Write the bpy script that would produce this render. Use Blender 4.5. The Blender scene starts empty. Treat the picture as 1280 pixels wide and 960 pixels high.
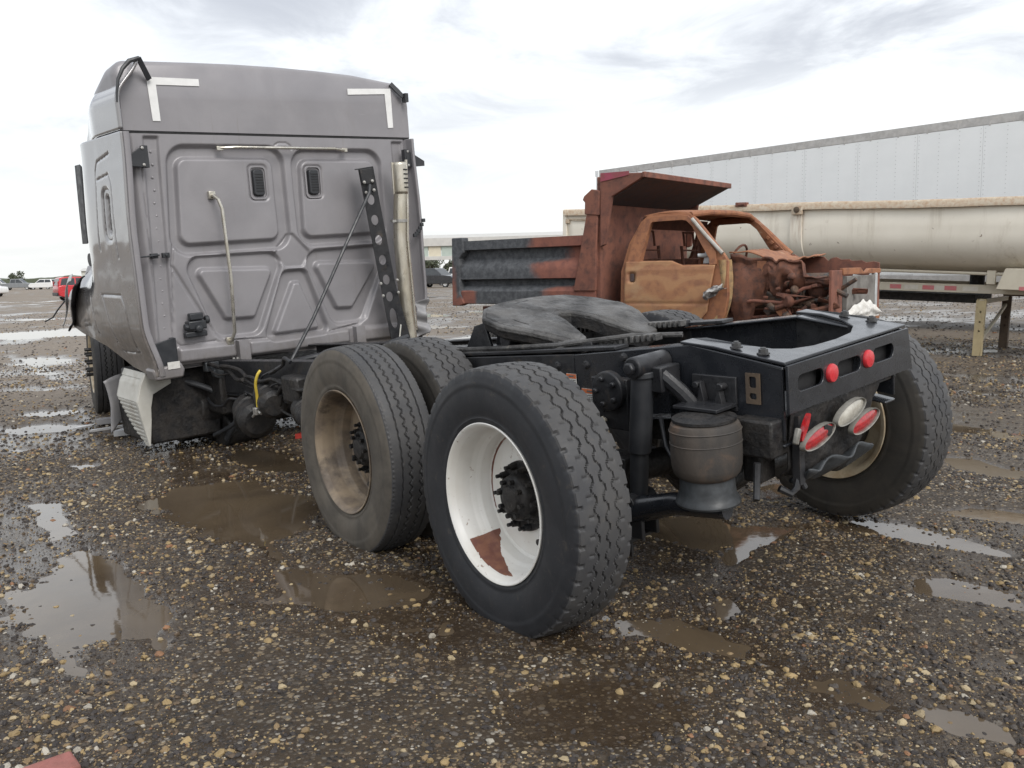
import bpy, bmesh, math, random
import numpy as np
from mathutils import Matrix, Vector
random.seed(7); RNG = np.random.default_rng(11)
R_ = math.radians
S = bpy.context.scene
COL = S.collection

# ------------------------------------------------------------------ camera
CAM_H, CAM_PITCH, CAM_ROLL = 1.3581, 0.1277, 0.0228
cd = bpy.data.cameras.new('camera'); cam = bpy.data.objects.new('camera', cd); COL.objects.link(cam)
cd.sensor_width = 36.0; cd.lens = 1103.4 / 1280 * 36.0; cd.clip_start = 0.05; cd.clip_end = 4000
_c, _s, _cr, _sr = math.cos(CAM_PITCH), math.sin(CAM_PITCH), math.cos(CAM_ROLL), math.sin(CAM_ROLL)
_r = Vector((_cr, -_sr * _s, -_sr * _c)); _u = Vector((_sr, _cr * _s, _cr * _c)); _f = Vector((0, _c, -_s))
cam.matrix_world = Matrix(((_r.x, _u.x, -_f.x, 0), (_r.y, _u.y, -_f.y, 0), (_r.z, _u.z, -_f.z, CAM_H), (0, 0, 0, 1)))
S.camera = cam

# ------------------------------------------------------------------ sky, sun, exposure
SUN_EL, SUN_ROT = R_(42), R_(150)
W = bpy.data.worlds.new('World'); S.world = W; W.use_nodes = True
nt = W.node_tree; nt.nodes.clear()
def wn(t, **k):
    n = nt.nodes.new(t)
    for a, b in k.items(): setattr(n, a, b)
    return n
def wl(a, b): nt.links.new(a, b)
def wmath(op, a, b=None, c=None, clamp=False):
    n = wn('ShaderNodeMath', operation=op); n.use_clamp = clamp
    for i, v in enumerate((a, b, c)):
        if v is None: continue
        if isinstance(v, (int, float)): n.inputs[i].default_value = v
        else: wl(v, n.inputs[i])
    return n.outputs[0]
def wmix(f, a, b):
    n = wn('ShaderNodeMix', data_type='RGBA')
    if isinstance(f, (int, float)): n.inputs[0].default_value = f
    else: wl(f, n.inputs[0])
    for i, v in ((6, a), (7, b)):
        if isinstance(v, tuple): n.inputs[i].default_value = (*v, 1)
        else: wl(v, n.inputs[i])
    return n.outputs[2]
SKYLOC = (-2.3, 3.4, 0)
out = wn('ShaderNodeOutputWorld'); bg = wn('ShaderNodeBackground'); wl(bg.outputs[0], out.inputs[0])
sky = wn('ShaderNodeTexSky', sky_type='NISHITA'); sky.sun_disc = False
sky.sun_elevation = SUN_EL; sky.sun_rotation = SUN_ROT; sky.dust_density = 3.0
tc = wn('ShaderNodeTexCoord'); sep = wn('ShaderNodeSeparateXYZ'); wl(tc.outputs['Generated'], sep.inputs[0])
zz = wmath('MAXIMUM', sep.outputs[2], 0.0)
den = wmath('ADD', zz, 0.16)
px = wmath('DIVIDE', sep.outputs[0], den); py = wmath('DIVIDE', sep.outputs[1], den)
cmb = wn('ShaderNodeCombineXYZ'); wl(px, cmb.inputs[0]); wl(py, cmb.inputs[1]); cmb.inputs[2].default_value = 3.7
def wnoise(scale, detail, rough, dist=0.0, loc=(0, 0, 0)):
    mp = wn('ShaderNodeMapping'); mp.inputs['Location'].default_value = loc; wl(cmb.outputs[0], mp.inputs['Vector'])
    n = wn('ShaderNodeTexNoise'); n.inputs['Scale'].default_value = scale; n.inputs['Detail'].default_value = detail
    n.inputs['Roughness'].default_value = rough; n.inputs['Distortion'].default_value = dist
    wl(mp.outputs[0], n.inputs['Vector']); return n.outputs[0]
def wramp(v, a, b):
    n = wn('ShaderNodeMapRange', interpolation_type='SMOOTHSTEP'); wl(v, n.inputs[0])
    n.inputs[1].default_value = a; n.inputs[2].default_value = b; return n.outputs[0]
big = wramp(wnoise(0.62, 3, .5, .3, SKYLOC), .34, .56)
fine = wramp(wnoise(2.0, 8, .6, .6, (4, 2, 0)), .34, .66)
cl = wmath('MULTIPLY', big, wmath('MULTIPLY_ADD', fine, .75, .25))
low = wramp(zz, 0.0, .30)                       # towards the horizon the cloud base thins to pale white
cl = wmath('MULTIPLY', cl, wmath('MULTIPLY_ADD', low, .85, .15))
white = wmix(low, (7.5, 7.6, 7.5), (9.9, 10.2, 10.4))
grey = (4.3, 4.5, 4.95)
cloud = wmix(cl, white, grey)
colr = wmix(0.90, sky.outputs[0], cloud)        # a thin share of blue sky behind the overcast
wl(colr, bg.inputs[0]); bg.inputs[1].default_value = 0.1

sd = bpy.data.lights.new('sun', 'SUN'); sun = bpy.data.objects.new('sun', sd); COL.objects.link(sun)
sd.energy = 1.5; sd.angle = R_(30); sd.color = (1, .965, .92)
# sky's sun_rotation is measured from +Y towards +X
sdir = Vector((math.sin(SUN_ROT) * math.cos(SUN_EL), math.cos(SUN_ROT) * math.cos(SUN_EL), math.sin(SUN_EL)))
sun.rotation_euler = sdir.to_track_quat('Z', 'Y').to_euler(); sun.location = (0, 0, 30)
S.view_settings.view_transform = 'Standard'; S.view_settings.look = 'None'
S.view_settings.exposure = 0.55; S.view_settings.gamma = 1.0; S.view_settings.use_curve_mapping = False

# ------------------------------------------------------------------ materials
class NT:
    def __init__(s, name):
        s.m = bpy.data.materials.new(name); s.m.use_nodes = True; s.t = s.m.node_tree; s.t.nodes.clear()
        s.out = s.n('ShaderNodeOutputMaterial'); s.b = s.n('ShaderNodeBsdfPrincipled'); s.l(s.b.outputs[0], s.out.inputs[0])
        s.tc = s.n('ShaderNodeTexCoord'); s.co = s.tc.outputs['Object']
    def n(s, t, **k):
        x = s.t.nodes.new(t)
        for a, b in k.items(): setattr(x, a, b)
        return x
    def l(s, a, b): s.t.links.new(a, b)
    def inp(s, sock, v):
        if isinstance(v, (int, float)): sock.default_value = v
        elif isinstance(v, tuple): sock.default_value = (*v, 1) if len(v) == 3 and sock.type == 'RGBA' else v
        else: s.l(v, sock)
    def math(s, op, a, b=0.0, c=0.0, clamp=False):
        x = s.n('ShaderNodeMath', operation=op); x.use_clamp = clamp
        for i, v in enumerate((a, b, c)): s.inp(x.inputs[i], v)
        return x.outputs[0]
    def mix(s, f, a, b):
        x = s.n('ShaderNodeMix', data_type='RGBA'); s.inp(x.inputs[0], f); s.inp(x.inputs[6], a); s.inp(x.inputs[7], b); return x.outputs[2]
    def noise(s, scale, detail=4, rough=.55, dist=0., vec=None, stretch=None, loc=None):
        v = vec or s.co
        if stretch or loc:
            mp = s.n('ShaderNodeMapping'); s.l(v, mp.inputs[0])
            if stretch: mp.inputs['Scale'].default_value = stretch
            if loc: mp.inputs['Location'].default_value = loc
            v = mp.outputs[0]
        x = s.n('ShaderNodeTexNoise'); s.l(v, x.inputs['Vector']); x.inputs['Scale'].default_value = scale
        x.inputs['Detail'].default_value = detail; x.inputs['Roughness'].default_value = rough; x.inputs['Distortion'].default_value = dist
        return x.outputs[0]
    def voro(s, scale, feature='F1', out=0, vec=None):
        x = s.n('ShaderNodeTexVoronoi', feature=feature); s.l(vec or s.co, x.inputs['Vector']); x.inputs['Scale'].default_value = scale
        return x.outputs[out]
    def ramp(s, v, a, b, lo=0., hi=1.):
        x = s.n('ShaderNodeMapRange', interpolation_type='SMOOTHSTEP'); s.l(v, x.inputs[0])
        x.inputs[1].default_value = a; x.inputs[2].default_value = b; x.inputs[3].default_value = lo; x.inputs[4].default_value = hi
        return x.outputs[0]
    def attr(s, name):
        x = s.n('ShaderNodeAttribute'); x.attribute_name = name; return x.outputs['Fac']
    def sepz(s):
        x = s.n('ShaderNodeSeparateXYZ'); s.l(s.co, x.inputs[0]); return x.outputs
    def fin(s, col, rough, metal=0., bump=None, bstr=.3, bdist=.01, spec=.5, coat=0., crough=.05):
        s.inp(s.b.inputs['Base Color'], col); s.inp(s.b.inputs['Roughness'], rough); s.inp(s.b.inputs['Metallic'], metal)
        s.b.inputs['Specular IOR Level'].default_value = spec; s.b.inputs['Coat Weight'].default_value = coat; s.b.inputs['Coat Roughness'].default_value = crough
        if bump is not None:
            x = s.n('ShaderNodeBump'); s.inp(x.inputs['Strength'], bstr); x.inputs['Distance'].default_value = bdist
            s.l(bump, x.inputs['Height']); s.l(x.outputs[0], s.b.inputs['Normal'])
        return s.m

def M(name, c1, c2=None, scale=6, lo=.35, hi=.65, rough=.5, rvar=.12, metal=0., bump=0., bscale=80, bdist=.003, c3=None, s3=2.0, l3=.5, h3=.7, coat=0., spec=.5, stretch=None):
    t = NT(name); c2 = c2 or tuple(x * .8 for x in c1)
    n1 = t.noise(scale, 6, .62, .2, stretch=stretch)
    col = t.mix(t.ramp(n1, lo, hi), c1, c2)
    if c3: col = t.mix(t.ramp(t.noise(s3, 7, .65, .4), l3, h3), col, c3)
    rr = t.ramp(t.noise(scale * 2.3, 4), .3, .7, max(0.02, rough - rvar), min(1, rough + rvar))
    return t.fin(col, rr, metal, t.noise(bscale, 4, .6) if bump else None, bump, bdist, spec, coat)

def rusty(name, cols, scale=4, rough=.85, attr=None, acol=None, swirl=0., pale=None):
    """layered rust: three tones in clumps, optional ash/paint left in places (vertex attribute)"""
    t = NT(name)
    a = t.ramp(t.noise(scale, 7, .62, .8), .32, .68); b = t.ramp(t.noise(scale * 3.1, 6, .65, .3), .40, .72)
    c = t.mix(b, t.mix(a, cols[0], cols[1]), cols[2])
    if swirl:
        w = t.n('ShaderNodeTexWave', wave_type='RINGS'); w.inputs['Scale'].default_value = 1.7; w.inputs['Distortion'].default_value = 11; w.inputs['Detail'].default_value = 3; w.inputs['Detail Scale'].default_value = 1.1
        t.l(t.co, w.inputs[0]); c = t.mix(t.math('MULTIPLY', t.ramp(w.outputs[1], .3, .9), swirl), c, cols[3])
        c = t.mix(t.ramp(t.noise(1.8, 5, .6, 1.), .55, .75, 0, .6), c, cols[4])
    if pale: c = t.mix(t.ramp(t.noise(scale * .8, 6, .7, .5, loc=(3, 1, 2)), .60, .74, 0, .8), c, pale)
    if attr:
        f = t.math('ADD', t.attr(attr), t.math('MULTIPLY_ADD', t.noise(7, 7, .75, .8), .9, -.45))
        c = t.mix(t.ramp(f, .18, .82), c, t.mix(t.ramp(t.noise(14, 6, .7), .35, .65), acol[0], acol[1]))
    return t.fin(c, rough, 0., t.noise(70, 6, .7), .35, .006)

def paint_cab(name, rough, coat):
    t = NT(name)
    c = t.mix(t.ramp(t.noise(2.5, 5, .6, .3), .3, .7), (.232, .224, .236), (.272, .262, .274))
    c = t.mix(t.ramp(t.noise(7, 8, .75, .4, stretch=(1, 1, .45)), .56, .80, 0, .35), c, (.20, .18, .165))
    c = t.mix(t.ramp(t.noise(240, 2, .5), .63, .74, 0, .35), c, (.36, .34, .33))
    c = t.mix(t.ramp(t.noise(16, 6, .7, .3, stretch=(1, 1, .07)), .58, .78, 0, .32), c, (.17, .15, .13))       # rain streaks
    c = t.mix(t.ramp(t.noise(3.3, 8, .75, 1.2, loc=(2, 5, 1)), .60, .74, 0, .35), c, (.33, .31, .295))        # chalky patches
    o = t.sepz(); gr = t.math('ADD', o[2], t.math('MULTIPLY_ADD', t.noise(7, 7, .75, .6), .5, -.25))
    c = t.mix(t.ramp(gr, .22, -.08, 0, .55), c, (.135, .118, .10))                                              # road grime low down
    c = t.mix(t.ramp(t.noise(60, 3, .4, .0, stretch=(.06, 1, 1.4)), .74, .80, 0, .4), c, (.38, .37, .37))     # fine scratches
    r = t.ramp(t.noise(5, 5), .3, .7, rough - .06, rough + .1)
    return t.fin(c, r, .15, t.noise(3.0, 3, .5), .06, .02, .5, coat, .12)

def side_paint(name):
    """glossy grey paint, lower half browned by dried mud and a painted ground reflection"""
    t = NT(name); o = t.sepz()
    c = (.26, .255, .262)
    c = t.mix(t.ramp(t.noise(30, 5, .7, .4, stretch=(1, 1, .5)), .55, .75, 0, .4), c, (.24, .215, .19))
    h = t.math('ADD', o[2], t.math('MULTIPLY_ADD', t.noise(5, 6, .7, .6), .5, -.25))
    mud_and_reflection = t.ramp(h, .75, .30)
    c = t.mix(t.math('MULTIPLY', mud_and_reflection, .75), c, t.mix(t.ramp(t.noise(18, 7, .7, .6), .4, .68), (.115, .098, .084), (.215, .185, .16)))  # brown mix: dried mud plus the ground's reflection painted into the colour
    r = t.math('MULTIPLY_ADD', mud_and_reflection, .30, .10)
    return t.fin(c, r, .3, t.noise(2.2, 4, .6), .05, .03, .5, .8, .07)

def rubber(name, c1, c2, rough=.62, dust=None, damt=.5):
    t = NT(name)
    c = t.mix(t.ramp(t.noise(7, 7, .65, .5), .3, .7), c1, c2)
    c = t.mix(t.ramp(t.noise(26, 7, .75, .6), .56, .72, 0, .5), c, (.105, .088, .070))                       # dried mud flecks
    if dust: c = t.mix(t.math('MULTIPLY', t.ramp(t.noise(4, 7, .68, .8), .33, .68), damt), c, dust)
    c = t.mix(t.ramp(t.noise(120, 3, .6), .66, .78, 0, .4), c, (.16, .15, .14))
    return t.fin(c, t.ramp(t.noise(9, 5), .3, .7, rough - .1, rough + .12), 0., t.noise(160, 4, .6), .2, .002, .4)

def rim_white(name):
    t = NT(name)
    c = t.mix(t.ramp(t.noise(5, 5), .3, .7), (.78, .77, .74), (.70, .68, .63))
    c = t.mix(t.ramp(t.noise(22, 8, .74, .3), .605, .69, 0, .9), c, (.20, .10, .045))
    c = t.mix(t.ramp(t.noise(9, 6, .7, .5), .60, .80, 0, .5), c, (.50, .43, .34))
    f = t.math('ADD', t.attr('rust'), t.math('MULTIPLY_ADD', t.noise(26, 7, .7, .3), .7, -.35))
    c = t.mix(t.ramp(f, .44, .54), c, t.mix(t.ramp(t.noise(30, 5), .3, .7), (.15, .060, .045), (.23, .10, .06)))
    return t.fin(c, t.math('MULTIPLY_ADD', t.attr('rust'), .3, .36), 0., t.noise(60, 5, .6), .12, .003)

def ground_mat():
    t = NT('wet_gravel_ground')
    g = t.n('ShaderNodeNewGeometry'); pos = g.outputs['Position']
    mud = t.mix(t.ramp(t.noise(1.7, 7, .65, .3, vec=pos), .3, .7), (.038, .0255, .0145), (.060, .0425, .0255))
    # pebbles too small to be built: colour cells of two sizes
    def cells(scale, loc):
        mp = t.n('ShaderNodeMapping'); t.l(pos, mp.inputs[0]); mp.inputs['Location'].default_value = loc
        col = t.voro(scale, 'F1', 1, mp.outputs[0]); d = t.voro(scale, 'F1', 0, mp.outputs[0])
        s = t.n('ShaderNodeSeparateColor'); t.l(col, s.inputs[0])
        a = t.mix(t.ramp(s.outputs[0], .30, .55), (.028, .025, .023), (.098, .080, .062))
        a = t.mix(t.ramp(s.outputs[1], .72, .78), a, (.28, .215, .135))
        a = t.mix(t.ramp(s.outputs[2], .84, .88), a, (.36, .325, .275))
        return a, d
    c1, d1 = cells(58, (0, 0, 0)); c2, d2 = cells(26, (3.3, 1.7, 0))
    c = t.mix(t.ramp(d1, .50, .34, 0, .85), mud, c1)
    c = t.mix(t.math('MULTIPLY', t.ramp(d2, .40, .28), t.ramp(t.noise(.9, 5, vec=pos), .35, .6)), c, c2)
    wet = t.attr('wet')
    far_tone = t.ramp(t.noise(.16, 6, .6, .4, vec=pos), .35, .62)
    far = t.attr('far_tone')  # tone of the far gravel, with the sky's low-angle reflection painted in
    c = t.mix(t.math('MULTIPLY', far, .80), c, t.mix(t.ramp(t.noise(8, 8, .75, vec=pos), .35, .65), (.215, .168, .125), (.31, .255, .195)))
    c = t.mix(t.math('MULTIPLY', t.math('MULTIPLY', far, far_tone), .35), c, (.13, .11, .09))
    c = t.mix(t.math('MULTIPLY', wet, .8), c, t.mix(t.ramp(t.noise(20, 6, .7, vec=pos), .4, .7), (.036, .0245, .0155), (.054, .0385, .025)))
    rough = t.math('SUBTRACT', .62, t.math('MULTIPLY', wet, .48))
    h = t.math('ADD', t.math('MULTIPLY', t.ramp(d1, .0, .5, 1, 0), 1.0), t.noise(140, 5, .7, vec=pos))
    return t.fin(c, rough, 0., h, t.math('MULTIPLY_ADD', wet, -.72, .9), .008, .35)

def water_mat():
    t = NT('muddy_water'); g = t.n('ShaderNodeNewGeometry'); pos = g.outputs['Position']
    c = t.mix(t.ramp(t.noise(1.6, 6, .6, .5, vec=pos), .35, .65), (.105, .078, .050), (.072, .053, .035))
    c = t.mix(t.ramp(t.noise(60, 5, .7, vec=pos), .62, .75, 0, .35), c, (.16, .13, .09))
    return t.fin(c, .04, 0., t.noise(14, 3, .5, vec=pos), .02, .01, .5)

def stone_mat():
    t = NT('gravel_stone'); x = t.n('ShaderNodeAttribute', attribute_type='INSTANCER'); x.attribute_name = 'tint'
    c = t.mix(t.ramp(t.noise(70, 5, .7), .3, .7, .12, .62), x.outputs['Color'], (.048, .035, .024))
    return t.fin(c, .55, 0., t.noise(160, 4), .25, .002, .25)

def tub_mat():
    t = NT('cream_tub_paint'); 
    c = t.mix(t.ramp(t.noise(1.2, 6, .6, .4), .3, .7), (.87, .82, .715), (.80, .75, .645))
    c = t.mix(t.ramp(t.noise(3, 7, .7, .3, stretch=(1, 1, .12)), .55, .72, 0, .45), c, (.46, .39, .29))
    c = t.mix(t.ramp(t.noise(8, 8, .72, .5), .645, .70), c, (.20, .13, .085))
    c = t.mix(t.ramp(t.noise(34, 6, .7, .2), .72, .76), c, (.14, .09, .06))
    o = t.sepz(); st = t.math('MULTIPLY', t.ramp(t.math('ABSOLUTE', t.math('ADD', o[0], 2.47)), .14, .0), t.ramp(o[2], 1.45, 2.05))
    c = t.mix(t.math('MULTIPLY', st, t.ramp(t.noise(16, 6, .7, .3, stretch=(1, 1, .12)), .38, .62)), c, (.34, .20, .11))
    c = t.mix(t.ramp(t.noise(5, 7, .75, .6, loc=(7, 3, 2)), .62, .74, 0, .5), c, (.52, .43, .33))
    return t.fin(c, .55, 0., t.noise(3, 5), .15, .02)

m_cab = paint_cab('grey_cab_paint', .42, .15)
m_side = side_paint('muddy_grey_paint_painted_reflection')
m_black = M('black_chassis_paint', (.015, .016, .019), (.026, .026, .028), 8, .3, .7, .42, .16, 0., .35, 50, .005, c3=(.070, .055, .043), s3=9, l3=.56, h3=.74)
m_blackgloss = M('glossy_black_paint', (.016, .018, .022), (.022, .024, .029), 6, .3, .7, .26, .08, 0., .08, 40, .004, c3=(.060, .054, .048), s3=11, l3=.60, h3=.76, coat=.4)
m_grime = M('greasy_black_grime', (.008, .008, .009), (.024, .021, .019), 14, .35, .65, .6, .2, 0., .6, 50, .008)
m_plastic = M('black_plastic', (.022, .024, .028), (.034, .036, .040), 8, .3, .7, .45, .1, bump=.2, bscale=150, bdist=.001)
m_dark = M('dark_recess', (.010, .010, .011), (.016, .016, .017), 10, .3, .7, .7)
m_tape = M('white_tape', (.80, .80, .79), (.72, .72, .71), 12, .3, .7, .5, bump=.2, bscale=40)
m_chrome = M('dull_aluminium', (.62, .60, .55), (.50, .47, .40), 9, .35, .65, .32, .1, .85, .1, 60, .002)
m_stack = M('heat_stained_steel_pipe', (.60, .57, .50), (.42, .38, .30), 5, .35, .65, .38, .12, .75, .1, 40, .002, stretch=(1, 1, .4), c3=(.24, .19, .13), s3=6, l3=.58, h3=.78)
m_bolt = M('zinc_bolt', (.50, .49, .47), (.33, .32, .30), 30, .3, .7, .4, .1, .7)
m_boltd = M('dark_bolt', (.09, .09, .09), (.055, .055, .058), 30, .3, .7, .45, .1, .5)
m_rubA = rubber('black_tyre_rubber', (.021, .023, .027), (.031, .032, .036), .55)
m_rubT = rubber('worn_tread_rubber', (.040, .041, .045), (.060, .060, .062), .62, (.085, .08, .074), .4)
m_rubB = rubber('dusty_tyre_rubber', (.062, .055, .047), (.098, .088, .074), .78, (.15, .13, .105), .6)
m_rubC = rubber('brownish_tyre_rubber', (.034, .033, .031), (.052, .048, .043), .72, (.085, .074, .060), .5)
m_rimW = rim_white('chipped_white_rim')
m_rimB = M('dusty_brown_rim', (.30, .235, .165), (.15, .120, .095), 7, .35, .65, .6, .1, .1, .2, 60, .003, c3=(.085, .068, .055), s3=4, l3=.50, h3=.66)
m_rimE = M('cream_rim_edge', (.55, .47, .34), (.40, .31, .20), 12, .35, .65, .5)
m_bag = M('dusty_air_spring_rubber', (.075, .062, .052), (.042, .038, .035), 7, .35, .65, .72, .08, bump=.3, bscale=90, c3=(.135, .085, .055), s3=6, l3=.52, h3=.74, stretch=(1, 1, .5))
m_pedestal = M('grey_spring_pedestal', (.060, .066, .072), (.028, .031, .034), 10, .35, .65, .5, bump=.2)
m_grease = M('greased_coupler_plate', (.110, .107, .104), (.030, .029, .029), 5, .35, .65, .6, .15, .1, .9, 38, .010, c3=(.24, .22, .19), s3=7, l3=.60, h3=.78)
m_skirt = M('cream_skirt_plastic', (.50, .49, .45), (.42, .41, .37), 7, .3, .7, .5, bump=.1, c3=(.32, .29, .24), s3=6, l3=.56, h3=.75)
m_greypl = M('grey_fairing_plastic', (.22, .22, .23), (.29, .285, .29), 7, .3, .7, .45)
m_silver = M('silver_plastic', (.50, .51, .52), (.40, .40, .40), 9, .35, .65, .35)
m_red = M('red_lens', (.46, .020, .024), (.24, .010, .014), 60, .3, .7, .18, .05, coat=.6)
m_redbtn = M('red_button_plastic', (.52, .03, .038), (.58, .03, .04), 25, .3, .7, .3, .05, coat=.3)
m_clear = M('cloudy_clear_lens', (.50, .48, .42), (.36, .34, .29), 30, .35, .65, .2, .08, coat=.6)
m_bezel = M('grey_lamp_bezel', (.24, .23, .205), (.13, .125, .11), 20, .3, .7, .4)
m_label = M('white_label', (.62, .61, .58), (.52, .51, .48), 40, .3, .7, .5)
m_labelo = M('orange_label_band', (.62, .17, .055), (.50, .13, .05), 40, .3, .7, .5)
m_print = M('label_print', (.10, .10, .10), (.14, .13, .13), 40, .3, .7, .6)
m_yellow = M('yellow_hose', (.62, .47, .06), (.50, .36, .05), 20, .3, .7, .4)
m_amber = M('amber_lens', (.55, .16, .03), None, 20, rough=.25)
RC = [(.30, .115, .045), (.215, .080, .038), (.115, .046, .028), (.36, .20, .085), (.33, .225, .115)]
m_door = rusty('burnt_door_rust', [(.37, .178, .085), (.32, .155, .080), (.25, .115, .064), (.43, .245, .120), (.40, .265, .150)], 3, .62, swirl=.5)
m_cabrust = rusty('orange_burnt_metal', [(.34, .148, .070), (.28, .118, .058), (.185, .078, .046)], 4, .75, pale=(.44, .36, .26))
m_fender = rusty('scorched_fender_steel', [(.190, .078, .046), (.125, .054, .036), (.065, .036, .030)], 5, .85)
m_rustd = rusty('dark_rust', [(.155, .060, .036), (.115, .046, .030), (.070, .032, .024)], 6, .85)
m_bedrust = rusty('burnt_bed_steel', [(.27, .105, .072), (.22, .086, .062), (.15, .062, .050)], 3, .8, 'char', ((.105, .110, .118), (.050, .054, .060)))
m_bedplain = rusty('brown_burnt_steel', [(.245, .100, .066), (.185, .076, .054), (.105, .052, .042)], 3, .85)
m_under = rusty('sooty_steel', [(.075, .060, .062), (.055, .045, .047), (.095, .052, .042)], 4, .85)
m_ash = M('white_ash', (.78, .77, .74), (.62, .60, .56), 14, .35, .65, .9, bump=.6, bscale=50, bdist=.02)
m_engine = M('burnt_engine_metal', (.060, .055, .052), (.125, .075, .050), 14, .4, .6, .7, .1, .2, .5, 60, .01, c3=(.30, .29, .28), s3=8, l3=.66, h3=.76)
m_radiator = M('ashy_radiator_core', (.21, .20, .185), (.13, .12, .11), 7, .35, .65, .85, bump=.4, bscale=120, c3=(.34, .31, .28), s3=5, l3=.6, h3=.8)
m_mirror = M('grey_mirror_shell', (.52, .54, .55), (.40, .41, .41), 10, .3, .7, .4)
m_tub = tub_mat()
m_tubrust = rusty('flaking_tub_rail', [(.58, .48, .36), (.62, .55, .44), (.46, .31, .20)], 6, .75)
m_creamp = M('cream_frame_paint', (.62, .57, .46), (.55, .50, .40), 5, .3, .7, .55, c3=(.24, .12, .06), s3=5, l3=.66, h3=.76)
m_leg = M('yellowed_leg_paint', (.52, .43, .25), (.42, .34, .20), 6, .3, .7, .6, c3=(.17, .085, .045), s3=5, l3=.56, h3=.70)
m_legd = M('dark_rusty_leg', (.12, .085, .055), (.075, .055, .040), 8, .3, .7, .7)
m_redtape = M('faded_red_tape', (.60, .16, .17), (.52, .22, .22), 20, .3, .7, .4)
m_wtape = M('pale_tape', (.66, .62, .55), (.58, .55, .47), 20, .3, .7, .4)
m_van = M('white_trailer_panel', (.83, .85, .86), (.79, .81, .82), 1.5, .3, .7, .35, .06)
m_vanrail = M('grey_trailer_rail', (.50, .49, .48), (.40, .39, .38), 9, .35, .65, .5, c3=(.52, .50, .47), s3=7, l3=.55, h3=.7)
m_rivet = M('trailer_rivet', (.60, .61, .62), (.52, .53, .54), 9, .3, .7, .5)
m_glass = M('dark_car_glass', (.03, .035, .04), (.05, .055, .06), 3, .3, .7, .08, .03)
m_carred = M('red_car_paint', (.50, .025, .035), (.46, .022, .03), 3, .3, .7, .25, .05, coat=.6)
m_carwht = M('white_car_paint', (.78, .78, .77), (.72, .72, .71), 3, .3, .7, .25, .05, coat=.5)
m_carblk = M('black_car_paint', (.018, .02, .024), (.03, .03, .034), 3, .3, .7, .2, .05, coat=.6)
m_cargry = M('grey_car_paint', (.17, .18, .19), (.21, .22, .23), 3, .3, .7, .3, .05, coat=.5)
m_alloy = M('alloy_wheel', (.55, .54, .52), (.45, .44, .43), 9, .3, .7, .35, .1, .6)
m_tyre = M('car_tyre', (.025, .025, .027), (.04, .04, .04), 9, .3, .7, .7)
m_bgreen = M('pale_green_siding', (.42, .48, .43), (.38, .44, .40), 2, .3, .7, .7)
m_bcream = M('cream_siding', (.62, .57, .45), (.58, .53, .42), 2, .3, .7, .7)
m_broof = M('grey_roof_edge', (.55, .54, .51), (.49, .48, .46), 2, .3, .7, .7)
m_bpost = M('brown_post', (.27, .22, .19), (.22, .18, .16), 2, .3, .7, .7)
m_bwall = M('pale_far_wall', (.55, .55, .50), (.50, .50, .46), 2, .3, .7, .8)
m_bark = M('tree_bark', (.11, .085, .06), (.08, .06, .045), 8, .3, .7, .9)
m_leaf = M('tree_leaf', (.075, .105, .045), (.05, .08, .035), 9, .3, .7, .6)
m_leaf2 = M('dull_tree_leaf', (.10, .115, .075), (.075, .09, .055), 9, .3, .7, .6)
m_brick = M('pinkish_red_brick', (.30, .115, .098), (.22, .09, .075), 16, .35, .65, .8, bump=.4, bscale=90)
m_paper = M('wet_white_paper', (.66, .66, .64), (.5, .5, .48), 12, .3, .7, .6)
m_redsc = M('red_plastic_scrap', (.50, .05, .035), (.4, .04, .03), 12, .3, .7, .4)
m_ground, m_water, m_stone = ground_mat(), water_mat(), stone_mat()

def smooth(pts, k=6):
    P = np.array(pts, float); n = len(P); out_ = []
    for i in range(n - 1):
        a, b, c, d = P[max(i - 1, 0)], P[i], P[i + 1], P[min(i + 2, n - 1)]
        for t in np.arange(k) / k: out_.append(.5 * (2 * b + (c - a) * t + (2 * a - 5 * b + 4 * c - d) * t * t + (3 * b - a - 3 * c + d) * t ** 3))
    return [tuple(p) for p in out_ + [P[-1]]]
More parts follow.
